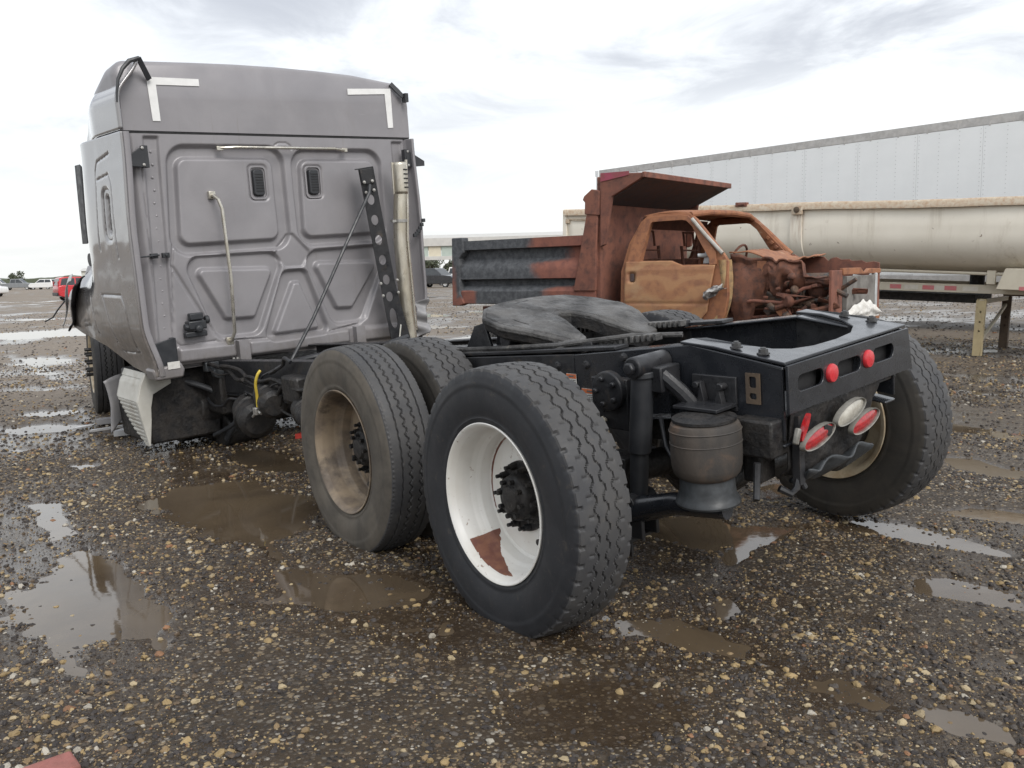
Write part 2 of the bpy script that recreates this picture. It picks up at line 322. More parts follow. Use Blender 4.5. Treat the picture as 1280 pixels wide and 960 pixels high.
# ------------------------------------------------------------------ mesh helpers
class MB:
    def __init__(s): s.v = []; s.f = []; s.m = []; s.n = 0; s.at = {}
    def add(s, V, F, mi=0, T=None):
        V = np.asarray(V, float).reshape(-1, 3)
        if T is not None:
            A = np.array(T); V = V @ A[:3, :3].T + A[:3, 3]
        s.v.append(V); s.f += [tuple(i + s.n for i in f) for f in F]; s.m += [mi] * len(F); s.n += len(V); return s
    def box(s, c, d, mi=0, rot=None):
        x, y, z = (k / 2 for k in d)
        V = np.array([(i, j, k) for i in (-x, x) for j in (-y, y) for k in (-z, z)])
        F = [(0, 1, 3, 2), (4, 6, 7, 5), (0, 4, 5, 1), (2, 3, 7, 6), (0, 2, 6, 4), (1, 5, 7, 3)]
        if rot is not None: V = V @ np.array(rot.to_3x3() if hasattr(rot, 'to_3x3') else rot).T
        return s.add(V + np.array(c, float), F, mi)
    def beam(s, p, q, w, h, mi=0, up=(0, 0, 1)):
        p, q = Vector(p), Vector(q); d = (q - p); L = d.length; d.normalize()
        u = Vector(up); x = d.cross(u)
        if x.length < 1e-4: x = d.cross(Vector((1, 0, 0)))
        x.normalize(); z = x.cross(d)
        rot = Matrix((x, d, z)).transposed()
        return s.box((p + q) / 2, (w, L, h), mi, rot)
    def tube(s, pts, r, n=8, mi=0, cap=True):
        pts = [Vector(p) for p in pts]; V = []; F = []; k = len(pts); pr = None
        rr = r if hasattr(r, '__len__') else [r] * k
        for i, p in enumerate(pts):
            d = (pts[min(i + 1, k - 1)] - pts[max(i - 1, 0)]).normalized()
            if pr is None:
                a = Vector((0, 0, 1)) if abs(d.z) < .9 else Vector((1, 0, 0)); x = d.cross(a).normalized()
            else: x = (pr - d * pr.dot(d)).normalized()
            pr = x; y = d.cross(x)
            for j in range(n):
                t = 2 * math.pi * j / n; V.append(p + (x * math.cos(t) + y * math.sin(t)) * rr[i])
        for i in range(k - 1):
            for j in range(n):
                F.append((i * n + j, i * n + (j + 1) % n, (i + 1) * n + (j + 1) % n, (i + 1) * n + j))
        if cap: F += [tuple(range(n))[::-1], tuple(range((k - 1) * n, k * n))]
        return s.add([tuple(v) for v in V], F, mi)
    def cyl(s, p, q, r, r2=None, n=20, mi=0): return s.tube([p, q], [r, r if r2 is None else r2], n, mi)
    def lathe(s, prof, o=(0, 0, 0), ax=(1, 0, 0), n=48, mi=0, closed=False):
        ax = Vector(ax).normalized(); a = Vector((0, 0, 1)) if abs(ax.z) < .9 else Vector((0, 1, 0))
        y = ax.cross(a).normalized(); z = ax.cross(y); o = Vector(o); V = []; F = []; k = len(prof)
        A = np.array(ax); Y = np.array(y); Z = np.array(z); th = np.arange(n) * 2 * np.pi / n
        for (t, r) in prof: V.append(np.array(o) + A * t + r * (np.cos(th)[:, None] * Y + np.sin(th)[:, None] * Z))
        for i in range(k - 1):
            for j in range(n): F.append((i * n + j, i * n + (j + 1) % n, (i + 1) * n + (j + 1) % n, (i + 1) * n + j))
        return s.add(np.concatenate(V), F, mi)
    def prism(s, poly, axis, d0, d1, mi=0):
        """poly: points in the other two axes (cyclic order kept), extruded along axis from d0 to d1"""
        k = len(poly); V = []
        for d in (d0, d1):
            for a, b in poly: V.append({'x': (d, a, b), 'y': (a, d, b), 'z': (a, b, d)}[axis])
        F = [tuple(range(k))[::-1], tuple(range(k, 2 * k))] + [(i, (i + 1) % k, k + (i + 1) % k, k + i) for i in range(k)]
        return s.add(V, F, mi)
    def grid(s, P, mi=0, wrap=False):
        a, b = P.shape[:2]; F = []
        for i in range(a - 1):
            for j in range(b if wrap else b - 1): F.append((i * b + j, i * b + (j + 1) % b, (i + 1) * b + (j + 1) % b, (i + 1) * b + j))
        return s.add(P.reshape(-1, 3), F, mi)
    def plate(s, outline, holes, axis, d0, d1, mi=0):
        """flat plate with holes, extruded along axis"""
        cu = bpy.data.curves.new('tmp', 'CURVE'); cu.dimensions = '2D'; cu.fill_mode = 'BOTH'; cu.extrude = abs(d1 - d0) / 2
        for pl in [outline] + list(holes):
            sp = cu.splines.new('POLY'); sp.points.add(len(pl) - 1); sp.use_cyclic_u = True
            for p, (a, b) in zip(sp.points, pl): p.co = (a, b, 0, 1)
        ob = bpy.data.objects.new('tmp', cu); me = ob.to_mesh()
        V = np.array([v.co[:] for v in me.vertices]); F = [tuple(p.vertices) for p in me.polygons]
        ob.to_mesh_clear(); bpy.data.objects.remove(ob); bpy.data.curves.remove(cu)
        mid = (d0 + d1) / 2; a, b, c = V[:, 0], V[:, 1], V[:, 2] + mid
        V = np.stack({'x': (c, a, b), 'y': (a, c, b), 'z': (a, b, c)}[axis], 1)
        return s.add(V, F, mi)
    def mesh(s, name, mats, ang=35):
        me = bpy.data.meshes.new(name); V = np.concatenate(s.v)
        me.from_pydata(V.tolist(), [], s.f)
        for m in (mats if isinstance(mats, (list, tuple)) else [mats]): me.materials.append(m)
        me.polygons.foreach_set('material_index', np.array(s.m, np.int32))
        bm = bmesh.new(); bm.from_mesh(me); bmesh.ops.remove_doubles(bm, verts=bm.verts, dist=1e-5) if not s.at else None
        bmesh.ops.recalc_face_normals(bm, faces=bm.faces); bm.to_mesh(me); bm.free()
        for k, a in s.at.items():
            at = me.attributes.new(k, 'FLOAT', 'POINT'); at.data.foreach_set('value', np.asarray(a, np.float32))
        me.shade_smooth(); me.set_sharp_from_angle(angle=R_(ang)); return me
WM = {}
def put(o, parent=None, Mw=None):
    COL.objects.link(o)
    if parent is not None:
        o.parent = parent; Mw = WM[parent] if Mw is None else Mw; o.matrix_basis = WM[parent].inverted() @ Mw
    else:
        Mw = Mw or Matrix(); o.matrix_basis = Mw
    WM[o] = Mw; return o
def part(name, mb, mats, parent=None, Mw=None, bevel=0., ang=35, label=None, kind=None):
    me = mb.mesh(name, mats, ang) if isinstance(mb, MB) else mb
    o = bpy.data.objects.new(name, me); put(o, parent, Mw)
    if bevel:
        b = o.modifiers.new('bevel', 'BEVEL'); b.width = bevel; b.segments = 2; b.limit_method = 'ANGLE'; b.angle_limit = R_(40); b.harden_normals = False
    if label: o['label'] = label
    if kind: o['kind'] = kind
    return o
def tag(o, label, cat, group=None):
    o['label'] = label; o['category'] = cat
    if group: o['group'] = group
    return o
def thing(name, label, cat, Mw, group=None):
    o = bpy.data.objects.new(name, None); o.empty_display_size = .3; put(o, None, Mw); return tag(o, label, cat, group)
def copy_of(o, parent, Mw, label=None):
    c = o.copy(); put_c(c, parent, Mw)
    if label: c['label'] = label
    for ch in list(o.children): copy_of(ch, c, Mw @ WM[o].inverted() @ WM[ch])
    return c
def put_c(c, parent, Mw):
    COL.objects.link(c); c.parent = parent
    c.matrix_basis = (WM[parent].inverted() @ Mw) if parent is not None else Mw
    WM[c] = Mw
def Tr(*a): return Matrix.Translation(a)
def Rx(a): return Matrix.Rotation(a, 4, 'X')
def Ry(a): return Matrix.Rotation(a, 4, 'Y')
def Rz(a): return Matrix.Rotation(a, 4, 'Z')
def rrect(x0, x1, z0, z1, r, n=5):
    p = []
    for cx, cz, a0 in ((x1 - r, z1 - r, 0), (x0 + r, z1 - r, 90), (x0 + r, z0 + r, 180), (x1 - r, z0 + r, 270)):
        for i in range(n + 1):
            a = R_(a0 + 90 * i / n); p.append((cx + r * math.cos(a), cz + r * math.sin(a)))
    return p
def oval(cx, cz, a, b, rot=0, n=20):
    c, s = math.cos(rot), math.sin(rot); p = []
    for i in range(n):
        t = 2 * math.pi * i / n; x, z = a * math.cos(t), b * math.sin(t); p.append((cx + x * c - z * s, cz + x * s + z * c))
    return p
def vnoise(x, y, seed=0):
    """smooth value noise, numpy"""
    xi, yi = np.floor(x).astype(np.int64), np.floor(y).astype(np.int64); fx, fy = x - xi, y - yi
    fx = fx * fx * (3 - 2 * fx); fy = fy * fy * (3 - 2 * fy)
    def h(a, b):
        n = (a * 374761393 + b * 668265263 + seed * 974711) & 0x7fffffff
        n = ((n ^ (n >> 13)) * 1274126177) & 0x7fffffff; return ((n ^ (n >> 16)) & 0xffff) / 65535.0
    return (h(xi, yi) * (1 - fx) + h(xi + 1, yi) * fx) * (1 - fy) + (h(xi, yi + 1) * (1 - fx) + h(xi + 1, yi + 1) * fx) * fy
def sstep(x, a, b):
    t = np.clip((x - a) / (b - a), 0, 1); return t * t * (3 - 2 * t)
def sdf(px, py, poly):
    """signed distance to polygon, negative inside"""
    P = np.array(poly, float); d = np.full(px.shape, 1e9); ins = np.zeros(px.shape, bool); k = len(P)
    for i in range(k):
        a, b = P[i], P[(i + 1) % k]; e = b - a; wx, wy = px - a[0], py - a[1]
        t = np.clip((wx * e[0] + wy * e[1]) / (e @ e + 1e-12), 0, 1)
        d = np.minimum(d, (wx - e[0] * t) ** 2 + (wy - e[1] * t) ** 2)
        c = ((a[1] <= py) & (b[1] > py)) | ((b[1] <= py) & (a[1] > py))
        with np.errstate(divide='ignore', invalid='ignore'):
            xx = a[0] + (py - a[1]) / (b[1] - a[1] + 1e-15) * e[0]
        ins ^= c & (px < xx)
    d = np.sqrt(d); return np.where(ins, -d, d)

# ------------------------------------------------------------------ ground, water, gravel
PUDDLES = [[(-2.19,5.2),(-2.11,5.59),(-1.79,5.64),(-1.37,5.32),(-1.14,4.97),(-1.07,4.53),(-1.16,4.4),(-1.11,4.04),(-1.25,4.2),(-1.66,4.66)],[(-1.18,3.98),(-1.04,4.06),(-0.83,3.91),(-0.53,3.85),(-0.35,3.66),(-0.41,3.42),(-0.74,3.48),(-0.98,3.63)],[(-2.95,5.27),(-2.76,5.29),(-2.38,4.63),(-2.45,4.58),(-2.67,4.85)],[(-2.29,4.32),(-2.2,4.42),(-1.99,4.18),(-1.76,3.68),(-1.6,3.41),(-1.64,3.21),(-1.48,2.88),(-1.62,2.98),(-1.79,3.22),(-1.93,3.31),(-2.12,3.48),(-2.28,3.76),(-2.17,3.8),(-2.15,4.01)],[(-1.97,4.12),(-1.67,3.8),(-1.46,3.44),(-1.31,3.11),(-1.42,3.2),(-1.6,3.41)],[(1.06,4.36),(1.25,4.54),(1.47,4.42),(1.25,4.16),(1.13,4.08),(0.99,3.92),(1.01,4.08)],[(0.68,4.66),(1.14,4.78),(1.13,4.47),(1.0,4.08),(0.81,4.22),(0.68,4.39)],[(1.77,4.57),(2.03,4.47),(2.2,4.22),(2.36,3.96),(2.27,3.81),(2.07,3.98),(1.87,4.2),(1.71,4.37)],[(1.68,3.68),(1.89,3.69),(2.08,3.47),(1.97,3.28),(1.78,3.4),(1.65,3.5)],[(2.99,6.02),(3.16,5.97),(3.28,5.55),(3.14,5.3),(2.94,5.45),(2.91,5.82)],[(2.33,4.68),(2.53,4.76),(2.74,4.61),(2.64,4.44),(2.41,4.52)],[(0.36,3.33),(0.57,3.28),(0.82,3.04),(1.03,2.75),(1.14,2.58),(1.06,2.54),(0.89,2.71),(0.65,2.92),(0.4,3.14)],[(1.23,2.54),(1.33,2.52),(1.41,2.4),(1.39,2.35),(1.28,2.41),(1.22,2.48)],[(-8.77,15.46),(-8.56,15.99),(-7.5,15.17),(-7.23,14.2),(-7.89,14.22)],[(-5.09,8.92),(-5.01,9.27),(-4.6,9.38),(-4.42,9.03),(-4.66,8.76)],[(-6.58,11.27),(-6.27,11.45),(-5.66,11.26),(-5.74,10.83),(-6.3,10.78)],[(-12.47,21.55),(-11.58,21.54),(-10.64,20.27),(-10.92,19.46),(-11.34,19.58)],[(-4.8,8.14),(-4.46,8.36),(-4.0,8.21),(-4.11,7.89),(-4.44,7.78)],[(-4.13,7.04),(-4.07,7.16),(-3.9,7.04),(-3.92,6.89)],[(-3.28,6.42),(-3.14,6.51),(-3.03,6.34),(-3.13,6.24)],[(0.81,3.43),(0.88,3.49),(0.86,3.34),(0.8,3.29)],[(0.64,3.16),(0.72,3.12),(0.66,3.05),(0.64,3.09)],[(2.18,5.78),(2.25,5.43),(2.2,5.19),(2.05,5.24)],[(1.47,5.34),(1.74,5.48),(1.72,5.17),(1.46,4.96)],[(-0.07,2.64),(0.14,2.8),(0.4,2.78),(0.58,2.61),(0.48,2.38),(0.25,2.35),(0.02,2.42)],[(-2.19,6.95),(-1.62,6.43),(-1.46,6.02),(-1.75,6.05),(-2.11,6.49)]]
DEEP = [.022, .009, .012, .013, .016, .016, .020, .011, .012, .012, .010, .007, .012] + [.009, .010, .008, .007, .009, .008] + [.010, .012, .010, .010, .010, -.002, .018]
WETBANDS = [[(-3.07,5.13),(-2.97,5.5),(-2.13,4.44),(-1.31,3.2),(-1.31,2.81),(-1.56,2.76),(-1.82,2.95)],[(1.76,4.65),(2.41,4.04),(1.9,3.16),(1.66,3.3),(1.66,3.71)],[(1.24,2.58),(1.5,2.47),(1.36,2.24),(1.19,2.29)],[(-1.37,4.26),(-0.91,3.96),(-0.3,3.68),(-0.02,3.13),(-0.26,3.1),(-0.72,3.36),(-1.11,3.74)],[(0.11,2.8),(0.36,3.33),(0.57,3.28),(0.82,3.04),(1.14,2.58),(1.03,2.47),(0.81,2.71),(0.55,2.38),(0.25,2.33),(-0.02,2.4)],[(0.61,4.82),(1.18,4.77),(1.0,4.08),(0.77,3.35),(0.53,3.68)],[(-1.97,4.18),(-1.45,3.71),(-1.13,2.98),(-1.24,2.7),(-1.5,2.88)],[(-0.14,3.06),(0.21,3.01),(0.22,2.79),(-0.08,2.81)]]
def ground_h(x, y):
    r = np.hypot(x, y)
    big = vnoise(x / 1.9 + 3, y / 1.9, 1) - .5; mid = vnoise(x / .62, y / .62 + 7, 2) - .5
    sm = vnoise(x / .17, y / .17, 3) - .5; ti = vnoise(x / .055, y / .055, 4) - .5
    h = .017 + .020 * big + .014 * mid + .008 * sm + .005 * ti
    inside = np.zeros_like(x)
    jit = (vnoise(x / .22, y / .22, 5) - .5) * .22 + (vnoise(x / .07, y / .07, 6) - .5) * .10
    for pl, dp in zip(PUDDLES, DEEP):
        P = np.array(pl); c = P.mean(0); R = np.hypot(*(P - c).T).max() + .6
        k = np.hypot(x - c[0], y - c[1]) < R
        if not k.any(): continue
        sc = min(1., max(.35, R - .6)) * (1 + max(0, np.hypot(*c) - 8) * .06)
        d = sdf(x[k], y[k], pl) / sc + jit[k]
        w = 1 - sstep(d, -.10, .16); inside[k] = np.maximum(inside[k], w)
        h[k] = h[k] * (1 - .72 * w) - dp * w * .72
    pud0 = inside.copy(); WOFF = [.0012, .0012, .002, -.0055, .0035, -.003, .004, .002]
    for pl in WETBANDS:
        P = np.array(pl); c = P.mean(0); R = np.hypot(*(P - c).T).max() + .6; k = np.hypot(x - c[0], y - c[1]) < R
        if not k.any():
            WOFF.pop(0); continue
        w = (1 - sstep(sdf(x[k], y[k], pl) + jit[k] * 1.3, -.12, .16)) * (1 - np.clip(pud0[k] * 1.6, 0, 1))
        h[k] = h[k] * (1 - .55 * w) + WOFF.pop(0) * w; inside[k] = np.maximum(inside[k], w * .62)
    # ruts pressed along the truck's own direction
    u, v = -.59 * x + .81 * y, .81 * x + .59 * y
    rut = vnoise(v / .42 + 9, u / 3.2, 14); h = h - .012 * sstep(rut, .55, .85) * (1 - inside) * (1 - sstep(r, 12, 30))
    # wider shallow hollows away from the trucks
    holl = vnoise(x / 3.1 + 20, y / 3.1 - 4, 8) * .6 + vnoise(x / 1.1 + 2, y / 1.1, 9) * .4
    side = sstep(r, 6.5, 10) * (1 - sstep(r, 60, 140)) * (1 - .9 * sstep(x, -1.5, 1.0))
    h = h - side * .040 * sstep(holl, .66, .80)
    h = np.where(r > 70, np.maximum(h, -.004) * .5 + .012, h)
    return h, inside
th = np.concatenate([np.linspace(-math.pi, -.86, 50)[:-1], np.linspace(-.86, .86, 620), np.linspace(.86, math.pi, 50)[1:]])
rr = np.concatenate([np.geomspace(.25, 1.7, 12)[:-1], np.geomspace(1.7, 14, 330)[:-1], np.geomspace(14, 90, 120)[:-1], np.geomspace(90, 2500, 20)])
TT, RRr = np.meshgrid(th, rr, indexing='ij'); gx, gy = RRr * np.sin(TT), RRr * np.cos(TT)
gh, gin = ground_h(gx.ravel(), gy.ravel())
gm = MB(); gm.grid(np.stack([gx, gy, gh.reshape(gx.shape)], 2))
wet = np.clip(np.maximum(gin * .9, 1 - sstep(gh, .003, .020)), 0, 1)
rflat = RRr.ravel(); dry_and_sheen = sstep(rflat, 5, 18) * (.55 + .45 * sstep(-np.sin(TT.ravel()), -.1, .25))  # paler with distance: drier gravel plus grazing sky sheen put into colour
gm.at = {'wet': wet, 'far_tone': dry_and_sheen}
ground = part('ground', gm, m_ground, ang=180, kind='structure')
wm = MB(); wm.grid(np.stack(np.meshgrid(np.linspace(-70, 70, 8), np.linspace(-20, 75, 8), indexing='ij') + [np.zeros((8, 8))], 2))
part('puddle_water', wm, m_water, kind='structure')

# gravel: instanced stones, nobody could count them
pts = []
for r0, r1, dens, smin, smax, hw in ((1.75, 3.6, 9000, .0018, .0042, .74), (3.6, 6.2, 3600, .0024, .0052, .70), (1.75, 4.2, 3300, .0032, .0128, .74), (4.2, 8, 1500, .0045, .0140, .68), (8, 17, 330, .008, .018, .66), (17, 42, 26, .012, .026, .66)):
    n = int(dens * hw * (r1 * r1 - r0 * r0)); r = np.sqrt(RNG.uniform(r0 * r0, r1 * r1, n)); t = RNG.uniform(-hw, hw, n)
    s = smin + (smax - smin) * RNG.random(n) ** 3.0
    pts.append(np.stack([r * np.sin(t), r * np.cos(t), s], 1))
pts = np.concatenate(pts); hz, pin = ground_h(pts[:, 0], pts[:, 1])
uu, vv = -.59 * pts[:, 0] + .81 * pts[:, 1], .81 * pts[:, 0] + .59 * pts[:, 1]
clump = vnoise(vv / .45, uu / 1.3, 12) * .6 + vnoise(pts[:, 0] / .16, pts[:, 1] / .16, 13) * .4
keep = (hz > -.010) & (RNG.random(len(pts)) < (1 - .85 * pin) * np.clip(.20 + 2.2 * (clump - .27), .12, 1))
pts, hz = pts[keep], hz[keep]; N = len(pts)
pal = np.array([(.034, .033, .036), (.055, .052, .054), (.088, .080, .074), (.15, .11, .075), (.29, .205, .11), (.42, .305, .15), (.52, .42, .26), (.56, .52, .44), (.33, .17, .09)])
ci = RNG.choice(len(pal), N, p=[.27, .22, .16, .11, .09, .08, .04, .02, .01]); tint = np.clip(pal[ci] * RNG.uniform(.8, 1.2, (N, 1)), 0, 1)
bigger = np.where(ci >= 5, 1.22, 1.0)
me = bpy.data.meshes.new('gravel'); me.from_pydata(np.stack([pts[:, 0], pts[:, 1], hz + pts[:, 2] * .02], 1).tolist(), [], [])
def vattr(name, typ, key, data):
    a = me.attributes.new(name, typ, 'POINT'); a.data.foreach_set(key, np.asarray(data, np.float32).ravel())
vattr('size', 'FLOAT_VECTOR', 'vector', pts[:, 2:3] * bigger[:, None] * RNG.uniform([.8, .8, .5], [1.35, 1.1, .85], (N, 3)))
vattr('turn', 'FLOAT_VECTOR', 'vector', np.stack([RNG.normal(0, .3, N), RNG.normal(0, .3, N), RNG.uniform(0, 6.28, N)], 1))
vattr('tint', 'FLOAT_COLOR', 'color', np.concatenate([tint, np.ones((N, 1))], 1))
gravel = bpy.data.objects.new('gravel', me); put(gravel); gravel['kind'] = 'stuff'
ng = bpy.data.node_groups.new('scatter_gravel', 'GeometryNodeTree')
ng.interface.new_socket('Geometry', in_out='INPUT', socket_type='NodeSocketGeometry'); ng.interface.new_socket('Geometry', in_out='OUTPUT', socket_type='NodeSocketGeometry')
gi, go = ng.nodes.new('NodeGroupInput'), ng.nodes.new('NodeGroupOutput')
iop = ng.nodes.new('GeometryNodeInstanceOnPoints'); join = ng.nodes.new('GeometryNodeGeometryToInstance')
for k in range(5):
    ic = ng.nodes.new('GeometryNodeMeshIcoSphere'); ic.inputs['Radius'].default_value = 1; ic.inputs['Subdivisions'].default_value = 2
    sp = ng.nodes.new('GeometryNodeSetPosition'); nz = ng.nodes.new('ShaderNodeTexNoise'); nz.noise_dimensions = '4D'
    nz.inputs['W'].default_value = k * 3.1 + .7; nz.inputs['Scale'].default_value = 1.1; nz.inputs['Detail'].default_value = 2
    v1 = ng.nodes.new('ShaderNodeVectorMath'); v1.operation = 'SUBTRACT'; v1.inputs[1].default_value = (.5, .5, .5)
    v2 = ng.nodes.new('ShaderNodeVectorMath'); v2.operation = 'SCALE'; v2.inputs['Scale'].default_value = 1.7
    mt = ng.nodes.new('GeometryNodeSetMaterial'); mt.inputs['Material'].default_value = m_stone
    ng.links.new(nz.outputs['Color'], v1.inputs[0]); ng.links.new(v1.outputs[0], v2.inputs[0]); ng.links.new(v2.outputs[0], sp.inputs['Offset'])
    ng.links.new(ic.outputs[0], sp.inputs['Geometry']); ng.links.new(sp.outputs[0], mt.inputs[0]); ng.links.new(mt.outputs[0], join.inputs[0])
def named(n, t):
    a = ng.nodes.new('GeometryNodeInputNamedAttribute'); a.data_type = t; a.inputs['Name'].default_value = n; return a.outputs[0]
ri = ng.nodes.new('FunctionNodeRandomValue'); ri.data_type = 'INT'; ri.inputs[4].default_value = 0; ri.inputs[5].default_value = 4
iop.inputs['Pick Instance'].default_value = True
ng.links.new(gi.outputs[0], iop.inputs['Points']); ng.links.new(join.outputs[0], iop.inputs['Instance']); ng.links.new(ri.outputs[2], iop.inputs['Instance Index'])
ng.links.new(named('size', 'FLOAT_VECTOR'), iop.inputs['Scale']); ng.links.new(named('turn', 'FLOAT_VECTOR'), iop.inputs['Rotation'])
ng.links.new(iop.outputs[0], go.inputs[0])
gmod = gravel.modifiers.new('scatter', 'NODES'); gmod.node_group = ng

# ------------------------------------------------------------------ semi truck
TX, TY = .8942, 3.9736
truck = thing('semi_truck', 'grey sleeper cab semi tractor seen from behind with bare black frame and single rear wheels', 'semi truck', Tr(TX, TY, 0) @ Rz(.725))
A = Tr(TX, TY, .001) @ Rz(.6271) @ Ry(-.0359)       # axles
F = Tr(TX, TY, .0) @ Rz(.725) @ Ry(-.09)            # frame, twisted against the axles
C = Tr(-1.725, 7.32, .745) @ Rz(.734) @ Ry(-.06) @ Rx(.022) @ Matrix.Scale(1.06, 4)   # cab
RT, TWD = .525, .272

def tyre_mesh(kind):
    n = 480; th = np.arange(n) * 2 * np.pi / n
    side = [(-.100, .298), (-.113, .306), (-.122, .318), (-.126, .330), (-.1245, .333), (-.128, .345), (-.133, .365), (-.136, .390), (-.1365, .415), (-.135, .440), (-.1335, .452), (-.1345, .455), (-.132, .468), (-.128, .484), (-.1275, .487), (-.1235, .500), (-.1195, .508)]
    at = np.linspace(-.1165, .1165, 104); cr = .5245 - .0085 * (np.abs(at) / .1165) ** 2.4
    prof = side + list(zip(at, cr)) + [(-a, r) for a, r in side[::-1]]
    P = np.array(prof); k = len(P); a = np.repeat(P[:, 0][None], n, 0); r = np.repeat(P[:, 1][None], n, 0); T = np.repeat(th[:, None], k, 1)
    tri = lambda x: 2 * np.abs(2 * (x - np.floor(x + .5))) - 1
    dep = np.zeros_like(a); ix = np.arange(k); tread = np.repeat(((ix >= len(side)) & (ix < k - len(side)))[None], n, 0)
    if kind == 'block':
        NZ = 48; u = T * NZ / (2 * np.pi)
        for g, ph in ((-.047, 0), (0, .5), (.047, 0)):
            z = np.clip(tri(u + ph) * 1.6, -1, 1) * .0085
            dep = np.maximum(dep, .016 * (1 - sstep(np.abs(a - g - z), .0016, .0036)))
        for sg in (-1, 1):
            fr = (u + (.25 if sg > 0 else .75)) % 1
            notch = (1 - sstep(np.abs(fr - .5), .07, .15)) * sstep(sg * a, .096, .101)
            dep = np.maximum(dep, .010 * notch)
            sip = (1 - sstep(np.abs(fr - .02), .02, .07)) * sstep(sg * a, .056, .06) * (1 - sstep(sg * a, .078, .082))
            dep = np.maximum(dep, .006 * sip)
    else:
        NZ = 72; u = T * NZ / (2 * np.pi)
        for g, amp in ((-.068, .0015), (-.026, .0075), (.026, .0075), (.068, .0015)):
            z = np.clip(tri(u) * 1.3, -1, 1) * amp
            dep = np.maximum(dep, .012 * (1 - sstep(np.abs(a - g - z), .0024, .0046)))
        fr = (u * 2) % 1
        dep = np.maximum(dep, .004 * (1 - sstep(np.abs(fr - .5), .15, .3)) * sstep(np.abs(a), .107, .110))
    r = r - np.where(tread, dep, 0)
    # worn shoulder lugs run a little down the sidewall
    if kind == 'block':
        sh = (~tread) & (r > .486); fr = ((T * 48 / (2 * np.pi)) + .25 + .5 * (a < 0)) % 1
        r = r - np.where(sh, .004 * (1 - sstep(np.abs(fr - .5), .07, .15)) * sstep(r, .490, .503), 0)
    r = r + .0007 * np.sin(T * 3 + a * 9)
    V = np.stack([a, r * np.cos(T), r * np.sin(T)], 2)
    m = MB(); m.grid(np.concatenate([V, V[:1]], 0)); ns = len(side)
    m.m = [(1 if ns - 1 <= (i % (k - 1)) < k - ns else 0) for i in range(n * (k - 1))]
    return m
tyA, tyB = tyre_mesh('block').mesh('tyre', [m_rubA, m_rubT], 45), tyre_mesh('rib').mesh('tyre', [m_rubB, m_rubT], 45)
tyC = tyA.copy(); tyC.materials[0] = m_rubC
tyC2 = tyC.copy(); tyD = tyB.copy(); tyD.materials[0] = m_rubC

def rim_mb():
    """deep-dish outer dual rim; x = depth from the outer face inwards"""
    prof = [(.030, .303), (.012, .309), (.002, .313), (.000, .310), (.002, .304), (.012, .297), (.030, .289), (.060, .284), (.095, .280), (.118, .272), (.135, .262), (.165, .2575), (.178, .256), (.186, .250), (.187, .246), (.184, .243), (.181, .238), (.176, .205), (.170, .170), (.167, .150), (.167, .112)]
    back = [(.171, .112), (.171, .15), (.180, .205), (.188, .236), (.196, .250), (.205, .262), (.225, .272), (.250, .283), (.262, .297), (.268, .312), (.262, .314), (.245, .306)]
    m = MB(); n = 240; P = np.array(prof); P = np.concatenate([np.stack([np.interp(np.linspace(0, 1, 8, endpoint=False), [0, 1], [P[i, c] , P[i + 1, c]]) for c in (0, 1)], 1) for i in range(5, 17)]); P = np.concatenate([np.array(prof[:5]), P, np.array(prof[17:])]); th = np.arange(n + 1) * 2 * np.pi / n
    m.grid(np.stack([np.repeat(P[:, 0][None], n + 1, 0), P[:, 1][None] * np.cos(th)[:, None], P[:, 1][None] * np.sin(th)[:, None]], 2))
    Q = np.array(back); m.grid(np.stack([np.repeat(Q[:, 0][None], n + 1, 0), Q[:, 1][None] * np.cos(th)[:, None], Q[:, 1][None] * np.sin(th)[:, None]], 2), 1)
    return m, P, Q, th
def rim_mesh(mats, rust=None):
    m, P, Q, th = rim_mb(); n = len(th)
    ru = np.zeros((n, len(P)))
    if rust:
        T = np.repeat(th[:, None], len(P), 1); D = np.repeat(P[:, 0][None], n, 0)
        ru = np.maximum(ru, .75 * np.exp(-((D - .186) / .0045) ** 2) * (.66 + .34 * np.sin(T * 2 + 1)))
        ru = np.maximum(ru, .40 * np.exp(-((D - .0) / .003) ** 2)); Rr = np.repeat(P[:, 1][None], n, 0); ru = np.maximum(ru, .44 * np.exp(-((Rr - .135) / .022) ** 2) * (D > .16)); ru = np.maximum(ru, .30 * np.exp(-((Rr - .155) / .05) ** 2) * (D > .16) * (np.sin(T * 5) > .2) * sstep(-np.sin(T), -.2, .6))
        a0, a1 = rust; f = (T - a0) / (a1 - a0)                      # torn wedge of bare rusty steel low on the barrel
        jj = .014 * vnoise(T * 14, D * 60, 77); wedge = (f > 0) & (f < 1) & (D > .030 + .012 * f + jj * .4) & (D < .040 + .135 * np.clip(1 - f, 0, 1) ** 1.1 - jj)
        ru = np.maximum(ru, wedge * 1.0)
    m.at = {'rust': np.concatenate([ru.ravel(), np.zeros(n * len(Q))])}
    return m.mesh('rim', mats, 50)
